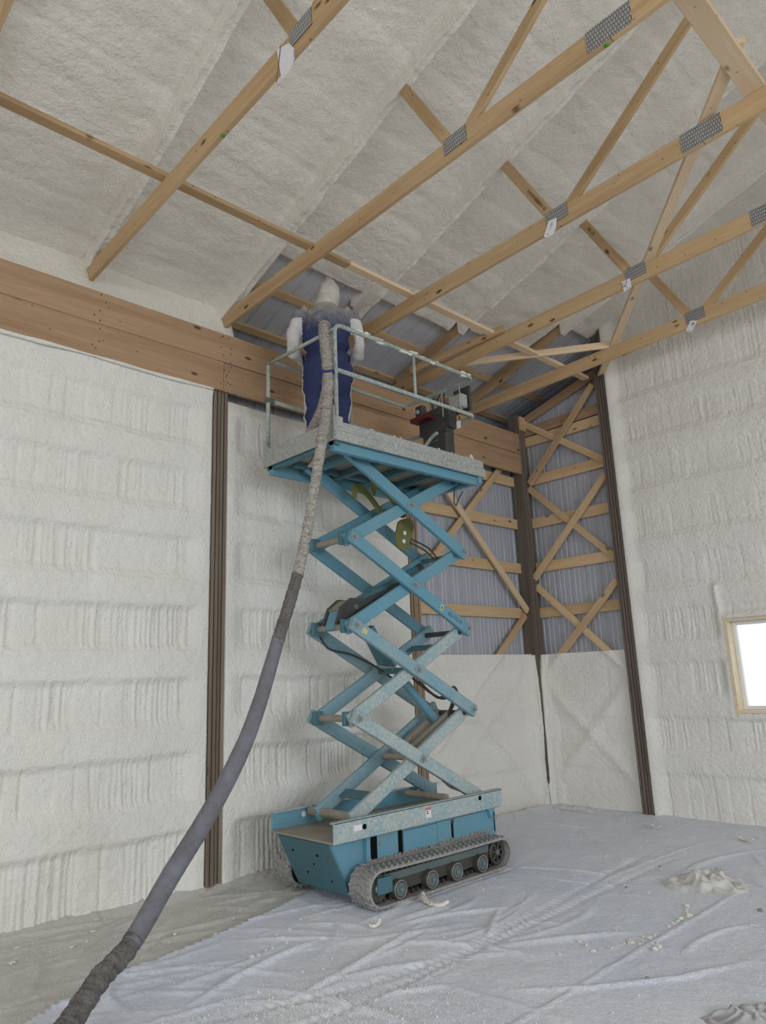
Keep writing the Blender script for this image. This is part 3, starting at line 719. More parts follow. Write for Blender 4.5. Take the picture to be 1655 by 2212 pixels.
brace('gable_rafter', (.07, .10, 5.085), (1.262, .10, 5.425), .038, .115, M_HEAD, 'brown gable rafter climbing from the corner post under the roof edge', cat='rafter')
o = box('post_block', .052, .092, -.03, .10, 4.93, 5.13, M_GIRT); tag(o, 'small upright wood block on top of the corner post', 'block')

# ------------------------------------------------------------------ trusses
PREF = ['pine truss just cut by the top left corner of the picture', 'first full pine truss left of the worker, carrying a blank white tag', 'pine truss landing beside the worker with a large splice plate', 'pine truss crossing just above the platform rail with a curled tag', 'pine truss with a square tag behind the platform', 'pine truss nearest the end wall with a slanted tag']
def truss(y, lab, full):
    yc = y-.02
    t = thing('roof_truss', (-.32, yc, 5.13), lab, 'truss', 'pine roof trusses')
    zb = lambda x: float(chord_b(x))
    beam('bottom_chord', (-.50, yc, zb(-.50)+.08), (4.055, yc, zb(4.055)+.08), .040, .158, M_WOOD, t)
    beam('bottom_chord', (4.06, yc, zb(4.06)+.08), (XR, yc, zb(XR)+.08), .040, .158, M_WOOD, t)
    beam('bottom_chord', (XR, yc, zb(XR)+.08), (XE-.05, yc, zb(XE-.05)+.08), .040, .158, M_WOOD, t)
    tc = lambda x: 5.43+RS*x
    beam('top_chord', (-.42, yc, tc(-.42)), (XR-.02, yc, tc(XR-.02)), .038, .14, M_WOOD, t)
    beam('top_chord', (XE+.1, yc, tc(2*XR-XE-.1)), (XR+.02, yc, tc(XR-.02)), .038, .14, M_WOOD, t)
    w1 = beam('web', (2.83, yc, 5.26), (2.29, yc, 6.25), .037, .088, M_WOOD, t)
    w2 = beam('web', (2.87, yc, 5.27), (5.05, yc, 5.27+2.18*.83), .037, .088, M_WOOD, t)
    beam('web', (XR, yc, 5.3), (5.05, yc, 7.05), .037, .088, M_WOOD, t)
    for m_ in (1,):
        beam('web', (2*XR-2.83, yc, 5.26), (2*XR-2.25, yc, 6.17), .037, .088, M_WOOD, t)
        beam('web', (2*XR-2.87, yc, 5.27), (2*XR-5.05, yc, 7.08), .037, .088, M_WOOD, t)
    beam('gusset_plate', (2.745, yc-.0225, 5.305), (2.955, yc-.0225, 5.316), .003, .125, M_PLATE, t)
    beam('gusset_plate', (3.905, yc-.0225, zb(4.05)+.082), (4.195, yc-.0225, zb(4.05)+.087), .003, .156, M_PLATE, t)
    # ink stamp on the short web
    if full in (3, 4):
        d = (Vector((2.83, 0, 5.26))-Vector((2.29, 0, 6.25))).normalized(); x = d; n = Vector((0, -1, 0)); yv = n.cross(x)
        m = Matrix((x, yv, n)).transposed().to_4x4(); m.translation = Vector((2.29, 0, 6.25))+d*(.80 if full == 3 else .33); m.translation.y = yc-.0195
        text_mesh('ink_stamp', 'II.IN.R10088EW 42' if full == 3 else 'IN 10', .040 if full == 3 else .05, M_INK, m, t, .0004)
    return t
for i, y in enumerate(TR): truss(y, PREF[i], i)
# paper tags hanging from the plates
def paper_tag(outline, y, lab, marks, bend=.02, strip=False):
    pts = [Vector((a, y, b)) for a, b in outline]
    n = len(pts); c = sum(pts, Vector())/n
    V = []; F = []
    for s in (0, .0012):
        for p in pts: V.append(p-c+Vector((0, s-bend*((p.x-c.x)**2+(p.z-c.z)**2)*20, 0)))
    F = [tuple(range(n)), tuple(range(2*n-1, n-1, -1))]+[(i, n+i, n+(i+1) % n, (i+1) % n) for i in range(n)]
    o = mobj('truss_tag', V, F, M_PAPER, None, False, Matrix.Translation(c)); tag(o, lab, 'tag', 'paper truss tags')
    for (a, b, w_, h_, rot) in marks:
        m = Matrix.Translation(Vector((a, y-.0035-bend*20*((a-c.x)**2+(b-c.z)**2), b))) @ Matrix.Rotation(rot, 4, 'Y')
        mobj('print', [(-w_/2, 0, -h_/2), (w_/2, 0, -h_/2), (w_/2, 0, h_/2), (-w_/2, 0, h_/2)], [(0, 1, 2, 3)], M_INK, o, matrix=m)
    return o
y = TR[1]-.048
paper_tag([(2.625, 5.330), (2.745, 5.285), (2.80, 5.20), (2.80, 5.135), (2.745, 5.085), (2.67, 5.085)], y, 'blank white paper tag with black side edges on the truss left of the worker', [(2.645, 5.21, .006, .24, .18), (2.799, 5.165, .004, .06, 0)], .004)
y = TR[3]-.048
paper_tag([(2.775, 5.285), (2.855, 5.275), (2.835, 5.185), (2.80, 5.145), (2.745, 5.145), (2.715, 5.17)], y, 'curled white paper tag with faint print on the truss above the rail', [(2.80, 5.247, .004, .035, .8), (2.80, 5.228, .004, .03, .8), (2.785, 5.212, .003, .03, .8), (2.755, 5.170, .010, .006, .5)])
y = TR[4]-.048
paper_tag([(2.71, 5.262), (2.795, 5.268), (2.80, 5.175), (2.72, 5.15)], y, 'square white paper tag with handwriting on the truss behind the platform', [(2.725, 5.235, .030, .005, 0), (2.755, 5.24, .006, .036, .2), (2.735, 5.212, .036, .005, -.1), (2.735, 5.203, .03, .004, 0), (2.757, 5.178, .010, .006, 0)])
y = TR[5]-.048
paper_tag([(2.80, 5.262), (2.875, 5.235), (2.795, 5.135), (2.735, 5.165)], y, 'slanted white paper tag on the truss nearest the end wall', [(2.825, 5.22, .03, .008, .6), (2.815, 5.207, .03, .006, .6), (2.775, 5.17, .009, .007, 0)])
# green paint dots
for (x, yy, z, lab) in ((1.965, TR[1]-.02, 5.172, 'green paint dot on the underside edge of the truss left of the worker'), (4.02, TR[2]-.02, float(chord_b(4.02))-.001, 'green paint dot beside the large splice plate at the top')):
    bm = bmesh.new(); bmesh.ops.create_icosphere(bm, subdivisions=2, radius=.016)
    for v in bm.verts: v.co.x *= 1+.3*math.sin(v.co.y*200); v.co.z *= .25
    me = bpy.data.meshes.new('paint_dot'); bm.to_mesh(me); bm.free()
    o = place('paint_dot', me, M_GREEN, None, True, Matrix.Translation((x, yy, z))); tag(o, lab, 'paint mark')
# lateral and diagonal braces on the bottom chords
zt = lambda x: float(chord_b(x))+.16+.019
brace('lateral_brace', (1.15, -8.4, zt(1.15)), (1.15, -4.10, zt(1.15)), .088, .038, M_WOOD, 'long pine lateral brace over the trusses at upper left')
brace('lateral_brace', (1.15, -4.098, zt(1.15)), (1.15, -.02, zt(1.15)), .088, .038, M_WOODP, 'pale lateral brace over the trusses running from the worker to the end wall')
brace('lateral_brace', (4.43, -8.4, zt(4.43)), (4.43, -.02, zt(4.43)), .135, .038, M_WOODP, 'wide pale lateral brace at the top right corner')
brace('diagonal_brace', (1.36, .0, zt(1.4)-.02), (4.50, -3.72, zt(4.4)+.03), .088, .036, M_WOODP, 'long pale diagonal brace crossing behind three trusses to the end wall')
brace('diagonal_brace', (.33, -1.72, 5.335), (1.95, -.53, zt(1.9)+.01), .036, .080, M_WOODP, 'pale diagonal brace between the last two trusses under the bare roof')
brace('diagonal_brace', (.02, -2.13, 5.25), (1.30, -1.96, 5.34), .036, .085, M_WOOD, 'short pine brace with a cut end beside the fifth truss')

# ------------------------------------------------------------------ tracked scissor lift
LF = thing('scissor_lift', (.9, -3.45, .02), 'blue crawler-tracked scissor lift raised to the roof and speckled with foam', 'scissor lift')
Z0 = .024
# chassis
prism('chassis', [(-4.50, .475), (-4.30, .09), (-2.66, .09), (-2.58, .475)], 'X', .60, 1.20, M_BLUE, LF)
fp = prism('front_panel', [(-4.506, .462), (-4.306, .082), (-4.292, .086), (-4.494, .466)], 'X', .592, 1.215, M_TEALD, LF)
for (x, z, r_) in ((.72, .36, .010), (.93, .28, .008), (.80, .20, .009), (1.02, .36, .012), (1.07, .17, .007)):
    yy = -4.506+(.462-z)*(.20/.38)
    cyl('paint_chip', (x, yy-.003, z), (x, yy+.002, z), r_, M_HOLE, fp, 7)
sp = box('side_panel', 1.19, 1.25, -4.16, -2.62, .25, .478, M_BLUE, LF)
box('hatch', 1.25, 1.264, -3.785, -3.40, .292, .448, M_BLUE, sp, .003)
box('hatch', 1.25, 1.262, -3.395, -3.225, .300, .455, M_BLUE, sp, .003)
box('hatch', 1.25, 1.262, -3.19, -2.70, .285, .455, M_BLUE, sp, .003)
box('slot_shade', 1.25, 1.2525, -3.835, -3.79, .290, .470, M_HOLE, sp, 0)  # black plates: shade inside the panel slots, put into colour
box('slot_shade', 1.25, 1.2525, -3.222, -3.195, .290, .44, M_HOLE, sp, 0)
box('handle', 1.25, 1.275, -3.225, -3.20, .42, .445, M_BLACK, sp, .005)
box('slot_shade', 1.25, 1.2525, -4.125, -4.06, .30, .46, M_HOLE, sp, 0)
prism('gusset', [(-2.76, .476), (-2.66, .476), (-2.735, .39)], 'X', 1.25, 1.29, M_BLUE, sp)
box('latch', 1.25, 1.275, -2.655, -2.63, .36, .40, M_STEELB, sp, .004); box('slot_shade', 1.25, 1.2525, -2.648, -2.638, .27, .46, M_HOLE, sp, 0)
box('side_panel', .55, .61, -4.16, -2.62, .25, .478, M_BLUE, LF)
cyl('cap', (1.25, -4.02, .40), (1.258, -4.02, .40), .017, M_GRIME, sp, 10)
dk = box('deck_plate', .505, 1.295, -4.515, -2.575, .468, .484, M_GRIME, LF)
nc = box('side_channel', 1.285, 1.302, -4.517, -2.572, .472, .617, M_BLUEDD, LF)
box('flange', 1.255, 1.302, -4.517, -2.572, .606, .619, M_BLUEDD, nc, .002)
fc = box('side_channel', .498, .515, -4.50, -2.572, .472, .615, M_BLUE, LF)
box('flange', .498, .53, -4.50, -2.572, .606, .617, M_BLUEDD, fc, .002)
for yy, zz in ((-4.225, .584-.03), (-2.881, .578)):
    cyl('hole_shade', (1.300, yy, zz), (1.3035, yy, zz), .020, M_HOLE, nc, 16)  # black discs put the shade inside the channel holes into colour
for yy, zz in ((-4.19, .56), (-2.835, .575)):
    cyl('round_label', (.5145, yy, zz), (.518, yy, zz), .023, M_PAPER, fc, 16)
st = box('warning_sticker', 1.3015, 1.3035, -3.565, -3.505, .515, .592, M_PAPER, nc, 0)
box('red_band', 1.303, 1.3042, -3.565, -3.505, .572, .592, M_REDS, st, 0)
for a_, b_ in ((-3.556, .556), (-3.553, .543)): box('print', 1.303, 1.3042, a_, a_+.018, b_, b_+.008, M_INK, st, 0)
box('worn_label', 1.3015, 1.3025, -4.33, -4.25, .535, .575, M_PAPER, nc, 0)
# foam debris and cables lying in the chassis tray
random.seed(21)
for i in range(9):
    yy = random.uniform(-3.9, -2.8); xx = random.uniform(.95, 1.22)
    tube('cable', spline([(xx, yy-.25, .50), (xx+random.uniform(-.05, .05), yy-.05, .52+random.uniform(0, .03)), (xx, yy+.15, .505), (xx-.08, yy+.3, .50)], 4), .010, M_GRIME if i % 2 else M_BLACK, LF, 7)
# crawler tracks
def track(side):
    xo = .9+side*.58; xi = .9+side*.36; xm = (xo+xi)/2
    yf, yr, rf, rb = -4.225, -2.845, .130, .124
    loop = []
    for k_ in range(13): a = PI/2+PI*k_/12; loop.append((yf+rf*math.cos(a), rf+.004+rf*math.sin(a)))
    for k_ in range(1, 14): loop.append((yf+(yr-yf)*k_/14, .004))
    for k_ in range(13): a = -PI/2+PI*k_/12; loop.append((yr+rb*math.cos(a), rb+.004+rb*math.sin(a)))
    for k_ in range(1, 14): t_ = k_/14; loop.append((yr+(yf-yr)*t_, (2*rb+.004)*(1-t_)+(2*rf+.004)*t_-.006*math.sin(PI*t_)))
    th = .020; n = len(loop); V = []; cy_, cz_ = (yf+yr)/2, .13
    inner = []
    for i in range(n):
        a, b = loop[i-1], loop[(i+1) % n]; tx, tz = b[0]-a[0], b[1]-a[1]; L = math.hypot(tx, tz); nx, nz = -tz/L, tx/L
        if (cy_-loop[i][0])*nx+(cz_-loop[i][1])*nz < 0 and abs(loop[i][1]-cz_) < .2 and (loop[i][0] < yf or loop[i][0] > yr): nx, nz = -nx, -nz
        elif yf <= loop[i][0] <= yr: nx, nz = 0, (1 if loop[i][1] < cz_ else -1)
        inner.append((loop[i][0]+nx*th, loop[i][1]+nz*th))
    for ring in (loop, inner):
        for (yy, zz) in ring: V += [(xi, yy, zz+Z0), (xo, yy, zz+Z0)]
    F = []
    for i in range(n):
        j = (i+1) % n
        F += [(2*i, 2*i+1, 2*j+1, 2*j), (2*n+2*i, 2*n+2*j, 2*n+2*j+1, 2*n+2*i+1), (2*i, 2*j, 2*n+2*j, 2*n+2*i), (2*i+1, 2*n+2*i+1, 2*n+2*j+1, 2*j+1)]
    T = mobj('track', V, F, M_RUB, LF, False)
    # tread lugs (outside) and guide teeth (inside), joined
    V = []; F = []
    def addbox(c, ax, ay, az, hx, hy, hz):
        s = len(V)
        for i_ in (-1, 1):
            for j_ in (-1, 1):
                for k2 in (-1, 1): V.append(Vector(c)+ax*hx*i_+ay*hy*j_+az*hz*k2)
        F.extend([(s, s+1, s+3, s+2), (s+4, s+6, s+7, s+5), (s, s+4, s+5, s+1), (s+2, s+3, s+7, s+6), (s, s+2, s+6, s+4), (s+1, s+5, s+7, s+3)])
    per = [0]
    for i in range(n): per.append(per[-1]+math.hypot(loop[(i+1) % n][0]-loop[i][0], loop[(i+1) % n][1]-loop[i][1]))
    def at(s_):
        s_ %= per[-1]; i = max(k2 for k2 in range(n) if per[k2] <= s_); t_ = (s_-per[i])/(per[i+1]-per[i])
        a, b = loop[i], loop[(i+1) % n]; ty, tz = b[0]-a[0], b[1]-a[1]; L = math.hypot(ty, tz)
        return a[0]+ty*t_, a[1]+tz*t_, ty/L, tz/L
    m_ = 62
    for q in range(m_):
        yy, zz, ty, tz = at(q*per[-1]/m_); t3 = Vector((0, ty, tz)); o3 = Vector((0, tz, -ty))
        if (Vector((0, yy, zz))-Vector((0, cy_, cz_))).dot(o3) < 0 and False: o3 = -o3
        x3 = Vector((1, 0, 0))
        o3 = Vector((0, tz, -ty))
        for off, wd in ((-.075, .032), (.0, .024), (.070, .034)):
            sk = (t3+x3*(.5 if off < 0 else -.5)*side).normalized()
            addbox(Vector((xm+off*side, yy, zz+Z0))+o3*.006+t3*(.010 if off == 0 else 0), (x3-t3*.3*(1 if off < 0 else -1)).normalized(), t3, o3, wd, .009, .007)
    lug = mobj('tread_lug', V, F, M_RUB, T); lug['kind'] = 'stuff'
    V = []; F = []
    for q in range(m_):
        yy, zz, ty, tz = at((q+.5)*per[-1]/m_); t3 = Vector((0, ty, tz)); o3 = Vector((0, tz, -ty)); x3 = Vector((1, 0, 0))
        for off in (-.035, .035): addbox(Vector((xm+off, yy, zz+Z0))-o3*.034, x3, t3, o3, .010, .008, .016)
    gt = mobj('guide_tooth', V, F, M_RUBD, T); gt['kind'] = 'stuff'
    box('track_frame', xm-.05, xm+.05, -4.15, -2.95, .15+Z0, .205+Z0, M_STEEL, T); box('shade_beam', xm-.045, xm+.045, -4.15, -2.95, .07+Z0, .15+Z0, M_RUBD, T)  # dark frame tone and black beam put the shade between wheels into colour
    for yy in (-4.04, -3.70, -3.415, -3.10):
        for s_, w0, w1 in ((1, .055, .10), (-1, .055, .10)):
            wx0, wx1 = xm+s_*.030, xm+s_*.102
            rw = cyl('road_wheel', (wx0, yy, .094+Z0), (wx1, yy, .094+Z0), .066, M_RUBD, T, 22, None, .010)
            if s_*side > 0:
                rim = [(wx1+side*.001, yy+.060*math.cos(2*PI*k_/22), .094+Z0+.060*math.sin(2*PI*k_/22)) for k_ in range(22)]
                tube('wheel_rim', rim, .004, M_STEELB, rw, 6, True)
                cyl('hub_disc', (wx1-.002*side, yy, .094+Z0), (wx1+.004*side, yy, .094+Z0), .046, M_STEEL, rw, 20, None, .002)
                cyl('hub_cap', (wx1+.003*side, yy, .094+Z0), (wx1+.012*side, yy, .094+Z0), .020, M_TEALD, rw, 14, None, .004)
                cyl('hub_nut', (wx1+.010*side, yy, .094+Z0), (wx1+.018*side, yy, .094+Z0), .009, M_STEELB, rw, 6)
        cyl('axle', (xm-.06, yy, .094+Z0), (xm+.06, yy, .094+Z0), .022, M_BLACK, T, 12)
    # drive sprocket: hub, ring and spokes
    zc = rb+.006+Z0
    rg_ = [(xm+side*.045, yr+.085*math.cos(2*PI*k_/24), zc+.085*math.sin(2*PI*k_/24)) for k_ in range(24)]
    sp_ = cyl('sprocket', (xm-.03, yr, zc), (xm+side*.035, yr, zc), .060, M_RUBD, T, 20, None, .006)
    tube('sprocket_ring', rg_, .015, M_RUBD, sp_, 8, True)
    for k_ in range(7):
        a = 2*PI*k_/7+.3
        beam('spoke', (xm+side*.045, yr+.02*math.cos(a), zc+.02*math.sin(a)), (xm+side*.045, yr+.088*math.cos(a), zc+.088*math.sin(a)), .016, .022, M_RUBD, sp_, (1, 0, 0))
        a += .45
        beam('sprocket_tooth', (xm+side*.02, yr+.09*math.cos(a), zc+.09*math.sin(a)), (xm+side*.02, yr+.106*math.cos(a), zc+.106*math.sin(a)), .02, .02, M_RUBD, sp_, (1, 0, 0))
    cyl('hub_cap', (xm+side*.03, yr, zc), (xm+side*.065, yr, zc), .024, M_STEEL, sp_, 14, None, .004)
    idl = cyl('idler_wheel', (xm-.06, yf, rf+Z0), (xm+.06, yf, rf+Z0), .100, M_RUBD, T, 24, None, .01)
    cyl('hub_cap', (xm+side*.06, yf, rf+Z0), (xm+side*.075, yf, rf+Z0), .035, M_GRIME, idl, 14, None, .004)
    box('idler_fork', xm+side*.065, xm+side*.085, -4.25, -4.10, .09+Z0, .20+Z0, M_TEALD, T)
    # dirt lying along the inner edge of the upper run
    V = []; F = []
    rgd = random.Random(4)
    for q in range(230):
        y_ = rgd.uniform(-4.15, -2.75); c = Vector((xi+side*rgd.uniform(-.012, .02), y_, .262+Z0+rgd.uniform(-.004, .016))); s = len(V); h_ = rgd.uniform(.006, .014)
        V += [c+Vector((h_, 0, -h_)), c+Vector((-h_, h_, -h_)), c+Vector((-h_, -h_, -h_)), c+Vector((0, 0, h_))]; F += [(s, s+1, s+3), (s+1, s+2, s+3), (s+2, s, s+3), (s, s+2, s+1)]
    d_ = mobj('track_dirt', V, F, M_GRIME, T); d_['kind'] = 'stuff'
track(1); track(-1)
box('underframe', .66, 1.14, -4.15, -2.75, .06+Z0, .12, M_TEALD, LF)
for yy in (-3.95, -2.95): box('track_mount', .50, 1.30, yy-.05, yy+.05, .13, .19, M_TEALD, LF)

# scissor arms
YL, YR_, ZB, DZ = -4.155, -2.765, .591, .726
lev = [ZB+DZ*k_ for k_ in range(5)]
def arm(x, a, b, mat, ext=.045, h=.108, wd=.046):
    a = Vector((x, *a)); b = Vector((x, *b)); d = (b-a).normalized()
    return beam('scissor_arm', a-d*ext, b+d*ext, wd, h, mat, LF, (0, 0, 1), .006)
def nut(par, x, y_, z_, s):
    cyl('washer', (x, y_, z_), (x+s*.010, y_, z_), .036, M_BLUED, par, 18, None, .003)
    n_ = cyl('nut', (x+s*.010, y_, z_), (x+s*.028, y_, z_), .024, M_STEELB, par, 6)
    cyl('bolt', (x+s*.026, y_, z_), (x+s*.044, y_, z_), .012, M_STEELB, par, 10)
arms = {}
for k_ in range(4):
    zl, zu = lev[k_], lev[k_+1]
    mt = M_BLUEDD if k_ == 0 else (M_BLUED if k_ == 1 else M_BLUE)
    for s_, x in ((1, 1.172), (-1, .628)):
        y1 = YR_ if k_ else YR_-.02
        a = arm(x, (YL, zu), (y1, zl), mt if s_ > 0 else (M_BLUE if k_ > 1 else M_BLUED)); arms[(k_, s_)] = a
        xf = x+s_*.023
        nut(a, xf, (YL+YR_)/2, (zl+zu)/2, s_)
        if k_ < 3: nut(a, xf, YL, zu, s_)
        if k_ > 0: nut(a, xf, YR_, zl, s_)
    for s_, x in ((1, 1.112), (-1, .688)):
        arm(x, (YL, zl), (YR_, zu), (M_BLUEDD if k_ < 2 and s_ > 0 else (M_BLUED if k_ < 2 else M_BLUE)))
for k_ in (1, 2, 3):
    ct = cyl('cross_tube', (.61, YL-.005, lev[k_]), (1.19, YL-.005, lev[k_]), .028, M_RUST, LF, 14)
    for x in (1.09, .71): box('bracket', x-.018, x+.018, YL-.075, YL+.02, lev[k_]-.055, lev[k_]+.055, M_TEALD, ct, .005)
for k_ in (1, 2, 3): cyl('cross_tube', (.66, YR_-.06, lev[k_]-.03 if k_ != 2 else lev[k_]-.03), (1.14, YR_-.06, lev[k_]-.03), .024, M_BLACK if k_ != 3 else M_TEALD, LF, 12)
for k_ in range(4): cyl('centre_pin', (.65, (YL+YR_)/2, (lev[k_]+lev[k_+1])/2), (1.15, (YL+YR_)/2, (lev[k_]+lev[k_+1])/2), .026, M_RUST if k_ == 0 else M_TEALD, LF, 12)
cyl('base_tube', (.56, YL, .585), (1.10, YL, .585), .035, M_RUST, LF, 14)
cyl('base_tube', (.66, -3.45+.32, .60), (1.14, -3.45+.32, .60), .03, M_RUST, LF, 12)
dsl = Vector((0, YR_-YL, DZ)).normalized()
for k_, (f0, f1) in ((0, (.12, .20)), (1, (.70, .86))):
    a = Vector((.9, YL, lev[k_])); b = Vector((.9, YR_, lev[k_+1])); p = a.lerp(b, (f0+f1)/2)
    beam('stiffener_plate', (.70, p.y, p.z), (1.10, p.y, p.z), .10, .012, M_TEALD, LF, dsl.cross(Vector((1, 0, 0))))
# inner beams that carry the cylinders
for k_, f0, f1 in ((0, .52, .96), (2, .10, .55)):
    a = Vector((.9, YL, lev[k_])); b = Vector((.9, YR_, lev[k_+1]))
    for x in (.82, .98):
        p, q = a.lerp(b, f0), a.lerp(b, f1); beam('cylinder_beam', (x, p.y, p.z), (x, q.y, q.z), .04, .075, M_GRIME if k_ == 0 else M_BLACK, LF)
# hydraulic cylinders
cy1 = cyl('hydraulic_cylinder', (.9, -2.90, 1.18), (.9, -3.40, 1.63), .040, M_BLUE, LF, 18, None, .004)
cyl('piston_rod', (.9, -3.39, 1.62), (.9, -3.66, 1.90), .022, M_STEELB, cy1, 14)
cyl('gland', (.9, -3.37, 1.60), (.9, -3.42, 1.65), .044, M_BLACK, cy1, 16)
prism('lift_bracket', [(-3.50, 1.72), (-3.62, 1.74), (-3.80, 2.02), (-3.74, 2.07)], 'X', .85, .95, M_TEALD, LF)
# dark clevis on the third level
clv = prism('clevis', [(-4.20, 2.07), (-4.14, 2.21), (-4.03, 2.29), (-3.86, 2.29), (-3.62, 2.38), (-3.66, 2.31), (-3.98, 2.13), (-4.05, 2.06)], 'X', .80, .83, M_BLACK, LF)
prism('cheek_plate', [(-4.20, 2.07), (-4.14, 2.21), (-4.03, 2.29), (-3.86, 2.29), (-3.62, 2.38), (-3.66, 2.31), (-3.98, 2.13), (-4.05, 2.06)], 'X', .97, 1.00, M_BLACK, clv)
prism('end_plate', [(-4.15, 2.19), (-4.03, 2.275), (-4.02, 2.265), (-4.135, 2.18)], 'X', .83, .97, M_GRIME, clv)
prism('web_plate', [(-4.20, 2.03), (-4.14, 2.18), (-4.12, 2.17), (-4.18, 2.02)], 'X', .84, .96, M_BLUE, clv)
cyl('clevis_pin', (.79, -3.99, 2.215), (1.02, -3.99, 2.215), .024, M_STEEL, clv, 14, None, .004)
cy2 = cyl('hydraulic_cylinder', (.9, -3.93, 2.24), (.9, -3.10, 2.62), .038, M_TEALD, LF, 18, None, .004)
cyl('gland', (.9, -3.12, 2.61), (.9, -3.06, 2.64), .042, M_BLACK, cy2, 16)
# olive safety prop with two holes
pl = [(-3.36, 3.05), (-3.22, 3.09), (-3.17, 3.02), (-3.23, 2.88), (-3.26, 2.80), (-3.33, 2.77), (-3.40, 2.80), (-3.42, 2.89), (-3.40, 2.96)]
def smooth_poly(p, k_=4):
    n_ = len(p); P_ = [Vector((a, b, 0)) for a, b in p]; out = []
    for i in range(n_):
        a, b, c, d = P_[i-1], P_[i], P_[(i+1) % n_], P_[(i+2) % n_]
        for q in range(k_):
            t = q/k_; v = .5*((2*b)+(c-a)*t+(2*a-5*b+4*c-d)*t*t+(3*b-a-3*c+d)*t**3); out.append((v.x, v.y))
    return out
op = prism('safety_prop', smooth_poly(pl), 'X', .93, .945, M_OLIVE, LF)
for y_, z_ in ((-3.30, 2.94), (-3.315, 2.86)): cyl('prop_hole', (.9445, y_, z_), (.9475, y_, z_), .020, M_PAPER, op, 14)
for x_, y_, z_ in ((.86, -3.86, 3.22), (.96, -3.72, 3.25)):
    prism('safety_hook', smooth_poly([(y_, z_), (y_-.01, z_+.10), (y_+.06, z_+.13), (y_+.16, z_+.10), (y_+.30, z_-.02), (y_+.42, z_-.14), (y_+.36, z_-.17), (y_+.26, z_-.06), (y_+.14, z_+.04), (y_+.05, z_+.06), (y_+.035, z_-.01)]), 'X', x_, x_+.014, M_OLIVE, LF)
# cables looped through the arms
def cable(pts, r_=.008, mat=None): return tube('cable', spline(pts, 6), r_, mat or M_BLACK, LF, 7)
cable([(.93, -3.22, 2.86), (.95, -3.05, 2.80), (.96, -2.92, 2.72), (.98, -2.83, 2.66)])
cable([(.93, -3.22, 2.90), (.95, -3.0, 2.83), (.96, -2.88, 2.73), (.98, -2.81, 2.64)])
cable([(1.0, -2.83, 2.72), (1.0, -3.0, 2.66), (1.0, -3.3, 2.50), (1.0, -3.6, 2.36)], .009)
cable([(.95, -3.30, 1.62), (1.0, -3.10, 1.47), (1.0, -2.92, 1.42), (1.0, -2.80, 1.52), (1.0, -2.75, 1.44), (1.0, -2.86, 1.30), (1.0, -2.90, 1.22)], .011)
cable([(.98, -3.24, 1.58), (1.0, -3.02, 1.43), (1.0, -2.88, 1.48), (1.0, -2.80, 1.44), (1.0, -2.90, 1.27)], .011)
cable([(.66, -4.10, 1.98), (.68, -4.02, 1.88), (.72, -3.80, 1.83), (.76, -3.55, 1.72), (.80, -3.40, 1.62)], .009)
cable([(1.02, -3.30, .98), (1.05, -3.2, .85), (1.08, -3.05, .70), (1.12, -2.85, .60)], .012)
cable([(1.06, -3.28, .98), (1.08, -3.15, .80), (1.10, -3.0, .66), (1.14, -2.72, .61)], .012, M_GRIME)
cable([(1.2, -2.84, 3.40), (1.2, -2.86, 3.26), (1.2, -2.83, 3.22), (1.2, -2.80, 3.28), (1.2, -2.72, 3.38)], .006)
# lettering and stickers on the near outer arms
dv = Vector((0, YR_-YL, -DZ)).normalized(); up_ = Vector((1, 0, 0)).cross(dv)
m = Matrix((dv, up_, Vector((1, 0, 0)))).transposed().to_4x4(); m.translation = Vector((1.1958, -2.945, lev[3]+(-2.945-YL)/(YR_-YL)*(-DZ)))
text_mesh('stencil_number', '62-17219', .052, paint_mat('grey_blue_stencil', (.05, .10, .15), .7), m, arms[(2, 1)], .0006)
m2 = m.copy(); yy = -3.115; m2.translation = Vector((1.1955, yy, lev[3]+(yy-YL)/(YR_-YL)*(-DZ)))
def quad(name, w_, h_, mat, mt, par): return mobj(name, [(-w_/2, -h_/2, 0), (w_/2, -h_/2, 0), (w_/2, h_/2, 0), (-w_/2, h_/2, 0)], [(0, 1, 2, 3)], mat, par, matrix=mt)
q_ = quad('sticker', .040, .062, M_YEL, m2, arms[(2, 1)]); quad('print', .012, .030, M_INK, m2 @ Matrix.Translation((0, 0, .0006)), q_)
m3 = m.copy(); yy = -4.065; m3.translation = Vector((1.1955, yy, lev[2]+(yy-YL)/(YR_-YL)*(-DZ))); quad('sticker', .055, .045, M_YEL, m3, arms[(1, 1)])

# platform
PX0, PX1, PY0, PY1 = .40, 1.40, -4.505, -2.615
box('platform_deck', PX0+.01, PX1-.01, PY0+.01, PY1-.01, 3.525, 3.545, M_GRIME, LF)
def tb(*a): return box('toe_board', *a, M_TOE, LF, .005)
t1 = tb(PX1-.016, PX1, PY0, PY1, 3.572, 3.655); tb(PX1-.016, PX1+.010, PY0, PY1+.005, 3.490, 3.572)
tb(PX0, PX0+.016, PY0, PY1, 3.49, 3.655); tb(PX0, PX1, PY0-.008, PY0+.010, 3.49, 3.655); tb(PX0, PX1, PY1-.012, PY1, 3.49, 3.655)
prism('corner_gusset', [(PX0+.002, 3.64), (PX0+.085, 3.648), (PX0+.035, 3.735), (PX0+.002, 3.745)], 'Y', PY0-.010, PY0+.004, M_TOE, LF)
prism('corner_gusset', [(PX1-.002, 3.64), (PX1-.10, 3.648), (PX1-.04, 3.76), (PX1-.002, 3.78)], 'Y', PY0-.010, PY0+.004, M_TOE, LF)
for x0, x1 in ((PX1-.10, PX1-.045), (PX0+.045, PX0+.10)): box('frame_channel', x0, x1, PY0+.02, PY1-.02, 3.415, 3.525, M_BLUE, LF)
